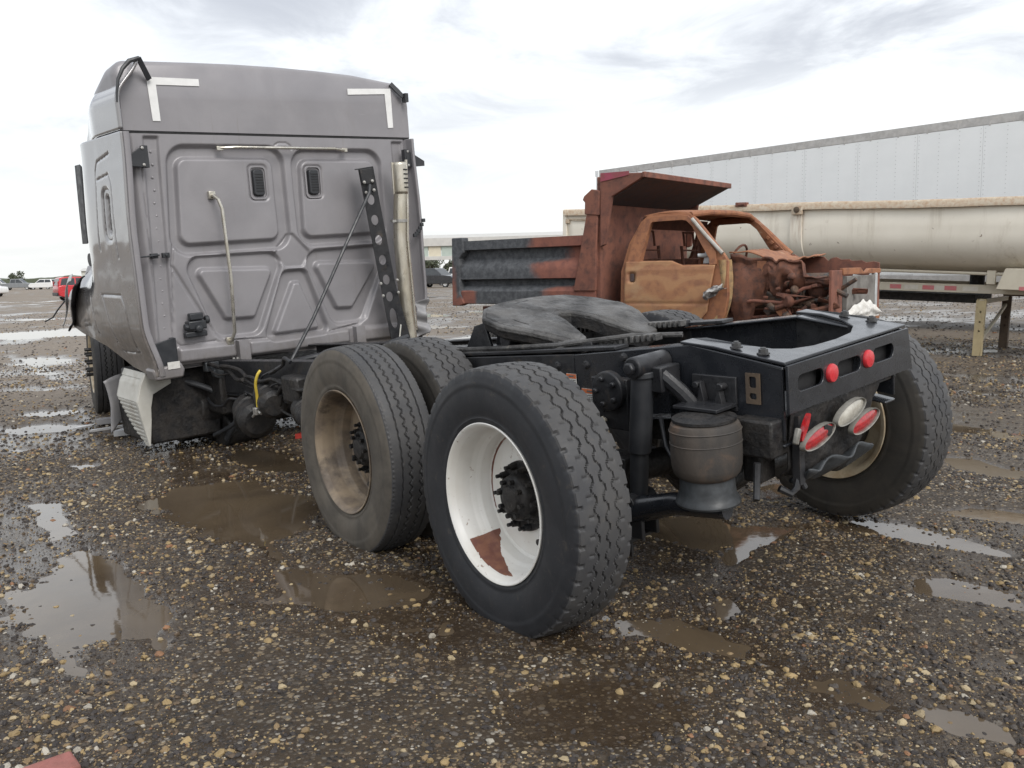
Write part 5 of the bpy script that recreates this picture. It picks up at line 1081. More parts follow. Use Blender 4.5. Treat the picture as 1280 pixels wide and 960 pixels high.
# door: pressed skin as a fine grid below the window, frame plate round the window
zlo = np.interp(dx, [0, .06, .8, 1], [.735, .70, .675, .80]); zhi = np.interp(dx, [0, .52, .60, .66, 1], [1.425, 1.425, 1.395, 1.370, 1.370])
DX = 2.525 + dx * np.interp(dz, [0, .15, 1], [.90, .985, 1.065]); DZ = zlo + (zhi - zlo) * dz
DY = Y0 + .002 - .034 * np.sin(np.clip((DZ - .66) / .76, 0, 1) * math.pi) + .010 * np.exp(-((DZ - .975) / .012) ** 2) - .004 * np.exp(-((DZ - 1.33) / .02) ** 2)
hdl = sdf(DX, DZ, rrect(2.575, 2.650, 1.20, 1.305, .015)); DY = DY + .030 * band(hdl, .012) + .006 * (vnoise(DX * 3, DZ * 3, 51) - .5)
o = part('door', MB().grid(np.stack([DX, DY, DZ], 2)), m_door, dump, D, ang=60); so = o.modifiers.new('thick', 'SOLIDIFY'); so.thickness = .012; so.offset = -1
door = o
dfo = [(2.535, 1.41), (2.575, 1.62), (2.685, 1.835), (2.75, 1.895), (2.82, 1.902), (3.15, 1.903), (3.235, 1.887), (3.30, 1.835), (3.47, 1.64), (3.585, 1.50), (3.60, 1.372), (3.52, 1.372), (3.512, 1.44), (3.41, 1.585), (3.292, 1.772), (3.22, 1.834), (3.17, 1.845), (2.82, 1.842), (2.797, 1.825), (2.752, 1.66), (2.70, 1.425)]
part('door_frame', tum(MB().prism(dfo, 'y', Y0 + .004, Y0 + .026), 0, 1), m_cabrust, door, D, .004)
part('door_handle', MB().box((2.612, Y0 - .004, 1.252), (.05, .012, .085)), m_under, door, D, .006)
# roof, rear wall, windscreen header, dash, seats
rx, ry = np.meshgrid(np.linspace(0, 1, 26), np.linspace(0, 1, 26), indexing='ij')
RX = 2.70 + rx * (.56 + .10 * np.sin(ry * math.pi)); RYy = Y0 + .11 + ry * (Y1 - Y0 - .22); RZ = 1.905 + .075 * np.sin(rx * math.pi * .95 + .15) ** .6 * (.45 + .55 * np.sin(ry * math.pi) ** .5)
o = part('roof', MB().grid(np.stack([RX, RYy, RZ], 2)), m_cabrust, dump, D, ang=60); so = o.modifiers.new('thick', 'SOLIDIFY'); so.thickness = .02; so.offset = -1
rw = MB().plate([(Y0 + .03, .75), (Y1 - .03, .75), (Y1 - .03, 1.40), (Y1 - .13, 1.90), (Y0 + .13, 1.90), (Y0 + .03, 1.40)], [rrect(Y0 + .28, Y1 - .28, 1.45, 1.78, .06)], 'x', -.02, .02)
for V in rw.v: V[:, 0] += 2.47 + .32 * np.clip(V[:, 2] - 1.32, 0, 1)
part('cab_rear_wall', rw, m_rustd, dump, D, .006)
hd_ = MB(); hd_.tube([(3.25, Y0 + .12, 1.895), (3.32, Y0 + .4, 1.925), (3.35, .95, 1.935), (3.32, Y1 - .4, 1.925), (3.25, Y1 - .12, 1.895)], .032, 10); part('windscreen_header', hd_, m_cabrust, dump, D)
ap = MB(); ap.tube([(3.25, Y1 - .12, 1.895), (3.40, Y1 - .10, 1.76), (3.55, Y1 - .06, 1.60), (3.68, Y1 - .03, 1.47)], [.035, .034, .036, .04], 10); [ap.box((3.44 + .05 * k, Y1 - .12 - .01 * (k % 2), 1.67 - .055 * k), (.04, .05, .03), 0, Ry(.7)) for k in range(3)]; part('far_pillar', ap, m_cabrust, dump, D)
ap = MB(); ap.tube([(3.30, Y0 + .05, 1.85), (3.46, Y0 + .035, 1.68), (3.66, Y0 + .02, 1.485)], .020, 8); part('pale_pillar_edge', ap, M('ash_grey_paint', (.42, .41, .38), (.33, .30, .26), 9, .35, .65, .7), dump, D)
fl_ = MB(); fl_.box((3.05, .95, .74), (1.2, 1.7, .05)); fl_.box((3.62, .95, 1.08), (.06, 1.7, .70)); part('cab_floor_and_firewall', fl_, m_rustd, dump, D, .01)
ds = MB(); ds.box((3.50, .95, 1.30), (.22, 1.6, .16), 0, Ry(.1)); ds.tube([(3.3, 1.35, 1.40), (3.42, 1.35, 1.30), (3.55, 1.35, 1.25)], .025, 8); part('dash_frame', ds, m_rustd, dump, D, .02)
swm = MB(); a = np.linspace(0, 2 * np.pi, 25); swm.tube([(3.24 + .07 * math.cos(t), 1.35 + .19 * math.sin(t), 1.42 + .17 * math.cos(t)) for t in a], .014, 6); part('steering_wheel', swm, m_rustd, dump, D)
for y in (.40, 1.35):
    se = MB(); [se.tube([(2.70, y + d, .95), (2.66, y + d, 1.25), (2.62, y + d, 1.60)], .018, 6) for d in (-.20, .20)]; [se.tube([(2.69 - .012 * k, y - .2, 1.05 + .1 * k), (2.69 - .012 * k, y + .2, 1.05 + .1 * k)], .010, 6) for k in range(6)]; se.tube([(2.62, y - .12, 1.60), (2.60, y - .12, 1.76), (2.60, y + .12, 1.76), (2.62, y + .12, 1.60)], .014, 6); se.box((2.88, y, .98), (.44, .46, .05)); part('seat_frame', se, m_rustd, dump, D)
mi = MB(); mi.prism([(3.40, 1.385), (3.52, 1.385), (3.51, 1.52), (3.43, 1.55)], 'y', Y0 + .10, Y0 + .13); mi.cyl((3.46, Y0 + .11, 1.47), (3.36, Y0 + .06, 1.47), .022); part('mirror_remnant', mi, m_mirror, dump, D, .008)
# molten grey bit and ash bracket by the hinge
cw = MB(); P = np.stack(np.meshgrid(np.linspace(0, 1, 12), np.linspace(0, 1, 26), indexing='ij'), 2); a_, b_ = P[..., 0], P[..., 1]
cw.grid(np.stack([3.60 + .13 * a_ + .03 * np.sin(b_ * 3) - .12 * (1 - b_) ** 3, Y0 + .03 - .05 * np.sin(a_ * 3.1) + .05 * a_, .70 + .72 * b_ + 0 * a_], 2)); part('cowl_edge', cw, rusty('tan_scorched_metal', [(.42, .30, .15), (.30, .17, .075), (.16, .11, .07)], 5, .8), dump, D)
ms = MB(); q = np.random.default_rng(3)
V = []; a_, b_ = np.meshgrid(np.linspace(0, 1, 14), np.linspace(0, 1, 16), indexing='ij')
ms.grid(np.stack([3.50 + .22 * b_ * (1 - .2 * a_) + .03 * vnoise(a_ * 5, b_ * 5, 61), Y0 - .06 - .06 * np.sin(a_ * 3.1) + .03 * vnoise(a_ * 7, b_ * 7, 62), .99 + .12 * b_ ** .8 + .11 * a_ * (1 - .5 * b_) + .03 * vnoise(a_ * 6, b_ * 4, 63)], 2)); part('melted_mirror', ms, M('melted_grey_plastic', (.55, .54, .52), (.13, .12, .12), 16, .40, .56, .7, bump=.4, bscale=60), dump, D, ang=60)
# engine bay: torn inner fender, support, engine lumps
def torn(pts, y0, th, n1=1):
    return MB().prism(pts, 'y', y0, y0 + th)
inner = [(3.70, 1.475), (3.80, 1.47), (3.86, 1.435), (3.95, 1.44), (4.02, 1.425), (4.06, 1.44), (4.14, 1.435), (4.19, 1.385), (4.22, 1.415), (4.28, 1.425), (4.33, 1.40), (4.42, 1.40), (4.45, 1.38), (4.55, 1.385), (4.60, 1.36), (4.68, 1.37), (4.74, 1.355), (4.745, 1.27), (4.64, 1.25), (4.61, 1.15), (4.57, 1.22), (4.46, 1.235), (4.44, 1.14), (4.36, 1.12), (4.33, 1.21), (4.24, 1.20), (4.20, 1.06), (4.13, 1.05), (4.11, 1.15), (4.05, 1.10), (4.02, .97), (3.93, .93), (3.90, .80), (3.74, .76)]
a_, b_ = np.meshgrid(np.linspace(0, 1, 60), np.linspace(0, 1, 26), indexing='ij')
hi_ = np.interp(3.70 + 1.05 * a_, [p[0] for p in inner[:22]], [p[1] for p in inner[:22]]); lo_ = np.interp(3.70 + 1.05 * a_, [p[0] for p in inner[:21:-1]], [p[1] for p in inner[:21:-1]])
zf = lo_ + (hi_ - lo_) * b_; yf_ = .25 - .10 * np.sin(b_ * 3.0) * (.4 + .6 * np.sin(a_ * 7 + 1) ** 2) + .05 * (vnoise(a_ * 7, b_ * 3, 101) - .5) + .02 * (vnoise(a_ * 22, b_ * 9, 102) - .5) - .06 * sstep(b_, .85, 1)
o = part('inner_fender', MB().grid(np.stack([3.70 + 1.05 * a_ + .012 * (vnoise(a_ * 12, b_ * 9, 103) - .5), yf_, zf + .02 * (vnoise(a_ * 14, b_ * 6, 104) - .5)], 2)), m_fender, dump, D, ang=18); so = o.modifiers.new('thick', 'SOLIDIFY'); so.thickness = .012
part('inner_fender', torn([(x, z) for x, z in inner], 1.62, .02), m_bedplain, dump, D, .004)
a_, b_ = np.meshgrid(np.linspace(0, 1, 24), np.linspace(0, 1, 20), indexing='ij')
cl2 = MB().grid(np.stack([3.66 + .58 * a_ * (1 - .25 * b_) + .05 * b_, .22 + 1.45 * b_, 1.475 + .035 * np.sin(a_ * 5 + b_ * 3) + .03 * vnoise(a_ * 6, b_ * 9, 71) - .06 * a_], 2)); o = part('cowl_panel', cl2, m_cabrust, dump, D, ang=60); so = o.modifiers.new('thick', 'SOLIDIFY'); so.thickness = .012
q = np.random.default_rng(8)
for k in range(70):
    x, y, z = q.uniform(3.80, 4.72), q.uniform(.34, 1.55) if k < 30 else q.uniform(.10, .42), q.uniform(.78, 1.30)
    if k >= 30: x = q.uniform(4.02, 4.70); z = q.uniform(.72, 1.22)
    s_ = q.uniform(.05, .15) * (1 if k < 30 else .5)
    e = MB()
    if k < 30: z = min(z, 1.12)
    if k % 3 == 0: e.lathe([(0, .001), (0, s_ * .8), (s_ * .6, s_), (s_ * 1.2, s_ * .7), (s_ * 1.4, .001)], (x, y, z), tuple(q.normal(0, 1, 3)), 12)
    elif k % 3 == 1: e.box((x, y, z), (s_ * 1.6, s_ * 1.2, s_), 0, Matrix.Rotation(q.uniform(-.6, .6), 3, 'Y') @ Matrix.Rotation(q.uniform(-.6, .6), 3, 'Z'))
    else:
        p = Vector((x, y, z)); pts_ = [p + Vector(q.normal(0, .03, 3)) + Vector((q.uniform(-.06, .1) * j, 0, .06 * math.sin(j + k))) for j in range(5)]; e.tube(pts_, .012 + .02 * q.random(), 8)
    part('engine_component', e, [m_engine, m_rustd, m_engine, m_fender, m_rustd][k % 5], dump, D, .008)
eb = MB(); eb.box((4.15, .95, .92), (.80, .55, .40)); eb.box((4.15, .70, 1.16), (.7, .2, .14), 0, Rx(.5)); eb.box((4.15, 1.2, 1.16), (.7, .2, .14), 0, Rx(-.5)); part('engine_block', eb, m_engine, dump, D, .02)
ft = MB().prism([(4.10, .99), (4.25, .96), (4.36, .84), (4.25, .83)], 'y', .16, .17); part('orange_flap', ft, m_cabrust, dump, D, .003)
ft = MB(); ft.box((4.02, .22, 1.33), (.10, .05, .14)); part('hinge_bracket', ft, m_cabrust, dump, D, .006)
ft = MB(); ft.tube([(3.75, .20, .98), (3.95, .17, 1.0), (4.25, .15, .985), (4.45, .2, 1.12), (4.74, .25, 1.18)], .018, 8); part('fender_rod', ft, m_bedplain, dump, D)
for y0, y1 in ((.12, .42), (1.45, 1.60)):
    rs_ = MB(); rs_.box((4.74, (y0 + y1) / 2, 1.07), (.03, y1 - y0, .44)); part('radiator_support', rs_, m_bedplain, dump, D, .006)
rs_ = MB(); rs_.prism([(.40, 1.245), (1.58, 1.245), (1.58, 1.295), (1.20, 1.30), (1.12, 1.27), (1.02, 1.265), (.92, 1.31), (.40, 1.31)], 'x', 4.73, 4.77); rs_.box((4.74, .95, .80), (.05, 1.3, .08)); part('radiator_crossbar', rs_, m_cabrust, dump, D, .005)
part('radiator', MB().box((4.75, .94, 1.03), (.05, .88, .40)), m_radiator, dump, D, .006)
part('radiator_tank', MB().box((4.76, 1.40, 1.05), (.05, .06, .40)), m_mirror, dump, D, .008)
a_, b_ = np.meshgrid(np.linspace(0, 1, 30), np.linspace(0, 1, 14), indexing='ij')
ah = MB().grid(np.stack([4.79 + .03 * np.sin(b_ * 3.1) + .02 * vnoise(a_ * 9, b_ * 6, 81), .42 + 1.02 * a_, .80 + b_ * (.07 + .13 * np.sin(a_ * math.pi) ** 1.0 * (.7 + .5 * vnoise(a_ * 10, a_ * 0, 82)))], 2)); part('white_ash_residue', ah, m_ash, dump, D, ang=70)

# ------------------------------------------------------------------ beige half-round dump trailer
T = Tr(6.52, 12.43, 0) @ Rz(R_(-42)) @ Ry(R_(2.3))    # x towards its nose, y away from the camera
tub = thing('dump_trailer', 'cream half round dump trailer with rusty top rail and red white tape on its frame', 'trailer', T)
ZT = 2.13; NEAR = -.46; CY = .72; HWD = 1.18
prof = []
for i in range(41):
    a = math.pi + math.pi * i / 40
    ca, sa = math.cos(a), math.sin(a); prof.append((CY + HWD * math.copysign(abs(ca) ** .62, ca), 1.80 - .62 * abs(sa) ** .80))
pr2 = [(CY - HWD - .02, ZT)] + prof + [(CY + HWD + .02, ZT)]
xs = np.linspace(-6.95, 1.6, 60); P = np.array([[(x, y, z) for y, z in pr2] for x in xs]); 
P[..., 1] += .012 * (vnoise(P[..., 0] * 1.7, P[..., 2] * 1.7, 91) - .5); o = part('tub', MB().grid(P), m_tub, tub, T, ang=60); so = o.modifiers.new('thick', 'SOLIDIFY'); so.thickness = .02
for y in (CY - HWD - .03, CY + HWD + .03):
    rl2 = MB(); n = 90; xs2 = np.linspace(-7.0, 1.62, n); pf2 = [(-.045, -.055), (-.05, .03), (-.03, .055), (.04, .055), (.05, -.05)]
    G = np.array([[(x, y + a + .004 * math.sin(x * 3), ZT + b + .006 * math.sin(x * 2.1) + .0015 * math.sin(x * 9)) for a, b in pf2] for x in xs2]); rl2.grid(np.concatenate([G, G[:, :1]], 1)); part('top_rail', rl2, m_tubrust, tub, T, ang=50)
for x in (-2.50, .9):
    m = MB(); arc = [(y - .02 * (1 if y > CY else -1) * 0, z) for y, z in prof[:21]]
    G = np.array([[(x + dx_, y - nx_, z) for dx_, nx_ in ((-.10, .004), (-.09, .028), (.09, .028), (.10, .004))] for y, z in [(CY - HWD - .015, ZT - .06)] + arc]); m.grid(G); part('stiffener_band', m, m_tub, tub, T, ang=40)
m = MB(); m.box((-2.47, NEAR - .06, ZT - .05), (.17, .05, .15)); q = part('hinge_plate', m, m_tubrust, tub, T, .01); m = MB().lathe([(0, .045), (.02, .045), (.025, .03), (.026, .001)], (-2.47, NEAR - .085, ZT - .05), (0, -1, 0), 20); part('pin_cap', m, m_legd, q, T)
m = MB(); m.box((-3.40, NEAR - .05, ZT + .05), (.20, .08, .07)); m.cyl((-3.45, NEAR - .08, ZT + .045), (-3.33, NEAR - .08, ZT + .055), .025); part('tarp_latch', m, m_bedplain, tub, T, .01)
m = MB(); 
for a, b in (((-7.0, NEAR, ZT + .05), (-7.0, NEAR + .02, 1.45)), ((-7.0, CY + HWD, ZT + .05), (-7.0, CY + HWD, 1.45))): m.beam(a, b, .09, .09)
m.beam((-7.0, NEAR, ZT), (-7.0, CY + HWD, ZT), .10, .12); m.prism([(y, z) for y, z in pr2], 'x', -6.96, -6.93); part('tailgate', m, m_tub, tub, T, .01)
m = MB(); m.beam((-6.9, NEAR - .03, 2.0), (-6.35, NEAR - .03, 2.0), .02, .03); m.box((-6.93, NEAR - .02, 1.97), (.08, .06, .08)); m.box((-6.55, NEAR - .03, ZT - .14), (.5, .02, .03)); part('tailgate_latch', m, m_tubrust, tub, T, .005)
for y in (.0, 1.42):
    m = MB(); m.box((-3.2, y + .05, .955 - .0), (7.6, .08, .12)); q = part('frame_beam', m, m_creamp, tub, T, .006)
    if y == .0:
        for k, x in enumerate((-1.12, -.66, -.36, -1.6, -2.2)): part('reflective_tape', MB().box((x, y + .008, .955), (.16 if k < 3 else .15, .004, .062)), m_redtape, q, T)
        for x in (-.90, -.52, -.1): part('pale_tape', MB().box((x, y + .009, .955), (.20, .004, .062)), m_wtape, q, T)
m = MB(); m.tube([(-3.0, -.15, 1.20), (-1.2, -.16, 1.19), (.55, -.16, 1.17)], .022, 8); part('side_conduit', m, m_creamp, tub, T)
part('conduit_box', MB().box((.20, -.17, 1.125), (.11, .06, .19)), m_creamp, tub, T, .008)
m = MB(); m.prism([(.30, .97), (.40, 1.255), (1.6, 1.27), (1.6, .97)], 'y', -.34, -.06); q = part('nose_step_box', m, m_creamp, tub, T, .01)
part('reflective_tape', MB().box((.66, -.343, .995), (.15, .004, .05)), m_redtape, q, T)
m = MB(); m.box((.9, .75, .95), (1.2, 1.3, .16)); part('nose_platform', m, m_legd, tub, T, .01)
m = MB(); m.box((-1.2, .75, .80), (2.2, .9, .12)); m.cyl((-4.9, .0, .42), (-4.9, 1.5, .42), .06); m.box((-4.9, .75, .75), (1.6, 1.0, .16)); m.cyl((-.2, .72, .95), (-.2, .72, 1.3), .10); part('underframe', m, m_grime, tub, T, .01)
for y, mm, x0 in ((.0, m_leg, .06), (1.42, m_legd, .06)):
    lg = MB(); lg.plate([(-.055, .80), (.075, .80), (.045, .02), (-.055, .02)], [oval(.01, z, .012, .014, 0, 10) for z in (.64, .50, .37)], 'y', y - .045, y - .035); lg.box((.0, y + .045, .42), (.11, .012, .80)); lg.box((-.04, y, .42), (.012, .085, .80)); lg.box((.055, y, .42), (.012, .085, .80))
    for V in lg.v: V[:, 0] += x0
    Tl = T @ Ry(R_(-2.3)); q = part('landing_leg', lg, mm, tub, T, .004); part('leg_foot', MB().box((x0, y, -.01), (.20, .20, .02)), m_legd, q, T, .004)
m = MB(); m.beam((.06, .05, .20), (.06, 1.38, .68), .04, .04); m.beam((.06, .0, .78), (.06, 1.42, .78), .06, .06); part('leg_brace', m, m_creamp, tub, T, .004)
for x in (-4.6, -5.8):
    for y in (-.12, 1.56):
        w = bpy.data.objects.new('wheel', None); Mw = T @ Tr(x, y, .50); put(w, tub, Mw)
        tw_ = MB().lathe([(-.13, .29), (-.14, .34), (-.14, .45), (-.11, .50), (.11, .50), (.14, .45), (.14, .34), (.13, .29)], (0, 0, 0), (0, 1, 0), 40); part('tyre', tw_, m_grime, w, Mw); part('rim', MB().lathe([(-.13, .29), (-.05, .26), (.02, .22), (.03, .001)], (0, 0, 0), (0, 1, 0), 32), m_creamp, w, Mw)

# ------------------------------------------------------------------ white box trailer behind
VT = Tr(2.41, 24.2, 0) @ Rz(R_(-50))
van = thing('box_trailer', 'long white box trailer with grey top rail standing behind the dump vehicles', 'trailer', VT)
npan = 12; pw = 1.22
pm = MB(); pm.box((pw / 2, 0, 0), (pw - .004, .03, 2.72)); pme = pm.mesh('side_panel', m_van)
rvm = MB(); 
for x in (.04, .42, .80, 1.18):
    for k in range(34): rvm.cyl((x, -.015, -1.3 + k * .079), (x, -.019, -1.3 + k * .079), .009, n=6)
rvme = rvm.mesh('rivet', m_rivet)
for k in range(npan):
    Mp = VT @ Tr(.12 + k * pw, 0, 2.44); pmn = part('side_panel', pme, None, van, Mp); part('rivet', rvme, None, pmn, Mp, kind='stuff')
m = MB(); m.box((7.4, .015, 3.885), (14.9, .06, .16)); part('top_rail', m, m_vanrail, van, VT, .006)
for k in range(26): part('rail_bracket', MB().box((.3 + k * .57, -.018, 3.85), (.03, .012, .13)), m_vanrail, van, VT)
m = MB(); m.box((7.4, .015, 1.02), (14.9, .06, .18)); part('bottom_rail', m, m_vanrail, van, VT, .006)
m = MB(); m.box((.04, .0, 2.45), (.10, .07, 3.02)); part('corner_post', m, m_van, van, VT, .01)
m = MB(); m.box((7.4, 1.28, 2.44), (14.8, 2.48, 2.98)); part('box_body', m, m_van, van, VT, .01)
m = MB(); m.box((3.0, 1.3, .85), (3.4, 1.0, .2)); m.box((9.5, 1.3, .92), (10, .9, .10)); m.beam((12.2, .2, .5), (12.2, 2.3, .5), .12, .12); [m.box((12.2, y, .5), (.12, .12, .95)) for y in (.4, 2.2)]; part('underframe', m, m_grime, van, VT, .01)
for x in (2.2, 3.45):
    for y in (.16, 2.4):
        w = bpy.data.objects.new('wheel', None); Mw = VT @ Tr(x, y, .50); put(w, van, Mw); part('tyre', MB().lathe([(-.13, .29), (-.14, .34), (-.14, .45), (-.11, .50), (.11, .50), (.14, .45), (.14, .34), (.13, .29)], (0, 0, 0), (0, 1, 0), 40), m_grime, w, Mw); part('rim', MB().lathe([(-.13, .29), (-.05, .26), (.02, .22), (.03, .001)], (0, 0, 0), (0, 1, 0), 32), m_alloy, w, Mw)

# ------------------------------------------------------------------ distant cars
def car(name, label, cat, Mw, paint, L, Wd, roofz, prof, cabin, group=None, wheels=(.8, -1), glassrear=True):
    """prof: side outline (x, z) of the lower body; cabin: outline of the glasshouse"""
    c = thing(name, label, cat, Mw, group); h = Wd / 2
    b = MB(); 
    n = 7; ys = np.linspace(-h, h, n); P = np.array(prof)
    G = np.array([[(x * (1 - .02 * (abs(y) / h) ** 4), y, z) for x, z in prof] for y in ys]); b.grid(np.concatenate([G, G[:, :1]], 1)); b.add(G[0], [tuple(range(len(P)))]); b.add(G[-1], [tuple(range(len(P)))[::-1]])
    part('body', b, paint, c, Mw, .05, 40)
    Cb = np.array(cabin); cen = Cb.mean(0); g = MB(); zt, zb_ = Cb[:, 1].max(), Cb[:, 1].min(); hw = lambda z: h * (.94 - .16 * (z - zb_) / (zt - zb_))
    G = np.array([[(x, s_ * hw(z), z) for x, z in cabin] for s_ in (-1, 1)]); g.grid(np.concatenate([G, G[:, :1]], 1)); g.add(G[0], [tuple(range(len(Cb)))]); g.add(G[1], [tuple(range(len(Cb)))[::-1]]); part('cabin', g, paint, c, Mw, .04, 40)
    for s_ in (-1, 1):
        sh_ = [(cen[0] + (x - cen[0]) * .88, zb_ + .05 + (z - zb_) * .78) for x, z in cabin]; xm = cen[0] - .05
        for lo, hi in ((-9, xm - .04), (xm + .04, 9)):
            pts_ = [(min(max(x, lo), hi), z) for x, z in sh_]
            w = MB(); w.add([(x, s_ * (hw(z) + .006), z) for x, z in pts_], [tuple(range(len(pts_)))]); part('side_window', w, m_glass, c, Mw)
    # windscreen and rear window follow the sloping ends of the glasshouse
    for e in ((0, 1), (-2, -1)):
        (xa, za), (xb, zb2) = cabin[e[0]], cabin[e[1]]
        w = MB(); dn = Vector((zb2 - za, 0, -(xb - xa))).normalized(); dn = dn if dn.x * (xa - cen[0]) > 0 else -dn
        V = []
        for t in (.12, .88):
            x, z = xa + (xb - xa) * t, za + (zb2 - za) * t
            for s_ in (-1, 1): V.append((x + dn.x * .008, s_ * hw(z) * .86, z + dn.z * .008))
        w.add(V, [(0, 1, 3, 2)]); part('windscreen', w, m_glass, c, Mw)
    for x in wheels:
        for s_ in (-1, 1):
            wo = bpy.data.objects.new('wheel', None); Mq = Mw @ Tr(x, s_ * (h - .10), .33); put(wo, c, Mq)
            part('tyre', MB().lathe([(-.09, .21), (-.10, .25), (-.09, .31), (-.06, .335), (.06, .335), (.09, .31), (.10, .25), (.09, .21)], (0, 0, 0), (0, 1, 0), 24), m_tyre, wo, Mq)
            al = MB(); al.lathe([(.06 * s_, .21), (.085 * s_, .205), (.07 * s_, .17), (.075 * s_, .05), (.09 * s_, .04), (.09 * s_, .001)], (0, 0, 0), (0, 1, 0), 20)
            part('alloy_rim', al, m_alloy, wo, Mq)
    return c
# x forward; red hatchback seen from its rear left
sed = [(-2.25, .35), (-2.30, .60), (-2.22, .92), (-1.5, .98), (1.0, .95), (1.9, .82), (2.22, .62), (2.25, .35), (1.7, .25), (-1.7, .25)]
sedc = [(-1.65, .95), (-.85, 1.42), (.25, 1.42), (1.05, .94)]
hat = [(-1.95, .38), (-2.02, .62), (-1.98, 1.02), (-1.7, 1.08), (.9, 1.02), (1.65, .90), (1.98, .68), (2.02, .36), (1.6, .26), (-1.6, .26)]
hatc = [(-1.95, 1.02), (-1.80, 1.56), (-1.5, 1.62), (.1, 1.60), (1.0, 1.02)]
suv = [(-2.3, .42), (-2.36, .7), (-2.3, 1.12), (-1.9, 1.16), (1.0, 1.12), (2.0, 1.02), (2.32, .8), (2.35, .42), (1.8, .32), (-1.8, .32)]
suvc = [(-2.25, 1.12), (-2.0, 1.70), (.2, 1.74), (1.05, 1.10)]
pic = [(-2.8, .5), (-2.85, .75), (-2.82, 1.15), (-.9, 1.15), (1.3, 1.15), (2.4, 1.08), (2.75, .9), (2.78, .45), (2.1, .38), (-2.1, .38)]
picc = [(-.95, 1.13), (-.8, 1.85), (.55, 1.88), (1.35, 1.13)]
rc_ = car('red_hatchback', 'boxy red hatchback with dark rear window parked left of the truck cab', 'car', Tr(-28.75, 60.5, 0) @ Rz(R_(38)), m_carred, 4, 1.78, 1.6, hat, hatc, wheels=(1.22, -1.28))
rcm = WM[rc_]
part('rear_bumper', MB().box((-1.99, 0, .48), (.10, 1.5, .22)), m_plastic, rc_, rcm, .03)
for s_ in (-1, 1): part('tail_light', MB().box((-1.93, s_ * .74, 1.16), (.06, .16, .36)), m_red, rc_, rcm, .02)
car('white_sedan', 'white sedan cut off by the left edge of the picture', 'car', Tr(-50.0, 84.0, 0) @ Rz(R_(172)), m_carwht, 4.5, 1.8, 1.42, sed, sedc, wheels=(1.35, -1.3))
car('black_suv', 'black suv parked between the truck cab and the dump bed', 'car', Tr(-6.55, 80.5, 0) @ Rz(R_(-28)), m_carblk, 4.7, 1.9, 1.74, suv, suvc, wheels=(1.4, -1.4))
car('white_pickup', 'white pickup partly behind the black suv', 'pickup', Tr(-5.2, 92.0, 0) @ Rz(R_(-15)), m_carwht, 5.6, 1.95, 1.88, pic, picc, wheels=(1.75, -1.65))
row = [('grey_pickup', 'dark grey pickup in the far row left of the white suvs', 'pickup', -83.5, 151, 8, m_cargry, pic, picc, (1.75, -1.65)),
       ('white_suv', 'white suv in the far row beside the dark pickup', 'car', -78.5, 150, 168, m_carwht, suv, suvc, (1.4, -1.4)),
       ('white_suv', 'white suv in the far row just left of the red hatchback', 'car', -74.2, 151, 12, m_carwht, suv, suvc, (1.4, -1.4)),
       ('white_pickup', 'white pickup in the far row behind the white sedan at left', 'pickup', -90.0, 156, 10, m_carwht, pic, picc, (1.75, -1.65)),
       ('grey_sedan', 'grey sedan low in the far row behind the red hatchback', 'car', -69.0, 152, 5, m_cargry, sed, sedc, (1.35, -1.3)),
       ('black_sedan', 'black sedan at the far left end of the distant row', 'car', -95.5, 160, 176, m_carblk, sed, sedc, (1.35, -1.3))]
for nm, lab, cat, x, y, a, pm_, p1_, p2_, wh_ in row: car(nm, lab, cat, Tr(x, y, 0) @ Rz(R_(a)), pm_, 4, 1.9, 1.7, p1_, p2_, 'cars in the distant row', wh_)

# ------------------------------------------------------------------ warehouse with canopy, far buildings, trees
bl0 = Tr(-16, 104, 0) @ Rz(R_(-7))
wb = thing('warehouse', 'long low warehouse with pale green and cream canopy band on brown posts', 'building', bl0)
part('roof', MB().prism([(-.6, 4.35), (-.6, 5.25), (9, 6.0), (18, 5.2), (18, 4.3)], 'x', -2, 34), m_broof, wb, bl0)
k = 0; x = -2
rb_ = np.random.default_rng(4)
while x < 34:
    w_ = rb_.choice([2.2, 2.8, 1.5]); mm = m_bcream if k % 2 else m_bgreen
    part('wall_panel', MB().box((x + w_ / 2, -.3, 3.75), (w_ - .06, .10, 1.15)), mm, wb, bl0); x += w_; k += 1
part('canopy_beam', MB().box((16, -.45, 2.98), (36, .25, .42)), m_broof, wb, bl0)
for x in np.arange(-1, 34, 6.4): part('post', MB().box((x + 5.0, -.3, 1.45), (.28, .28, 2.9)), m_bpost, wb, bl0)
part('rear_wall', MB().box((22, 15, 2.3), (24, .3, 4.6)), m_bwall, wb, bl0)
fb0 = Tr(-108, 236, 0) @ Rz(R_(12)); fb = thing('shed', 'low pale shed far behind the red hatchback', 'building', fb0)
part('wall', MB().box((8, 4, 1.9), (26, 8, 3.8)), m_bwall, fb, fb0); part('roof', MB().prism([(-.5, 3.8), (4, 4.6), (8.5, 3.8)], 'x', -5.4, 21.4), m_broof, fb, fb0)
def leafmass(mb, c, r, n, rng, sz):
    d = rng.normal(0, 1, (n, 3)); d /= np.linalg.norm(d, axis=1)[:, None]; p = np.array(c) + d * np.array(r) * rng.random((n, 1)) ** .45
    a, b = rng.normal(0, 1, (n, 3)), rng.normal(0, 1, (n, 3)); a /= np.linalg.norm(a, axis=1)[:, None]; b /= np.linalg.norm(b, axis=1)[:, None]
    s_ = sz * rng.uniform(.6, 1.4, (n, 1)); V = np.stack([p - a * s_, p + b * s_ * .6, p + a * s_, p - b * s_ * .6], 1).reshape(-1, 3)
    mb.add(V, [(4 * i, 4 * i + 1, 4 * i + 2, 4 * i + 3) for i in range(n)])
rt = np.random.default_rng(12)
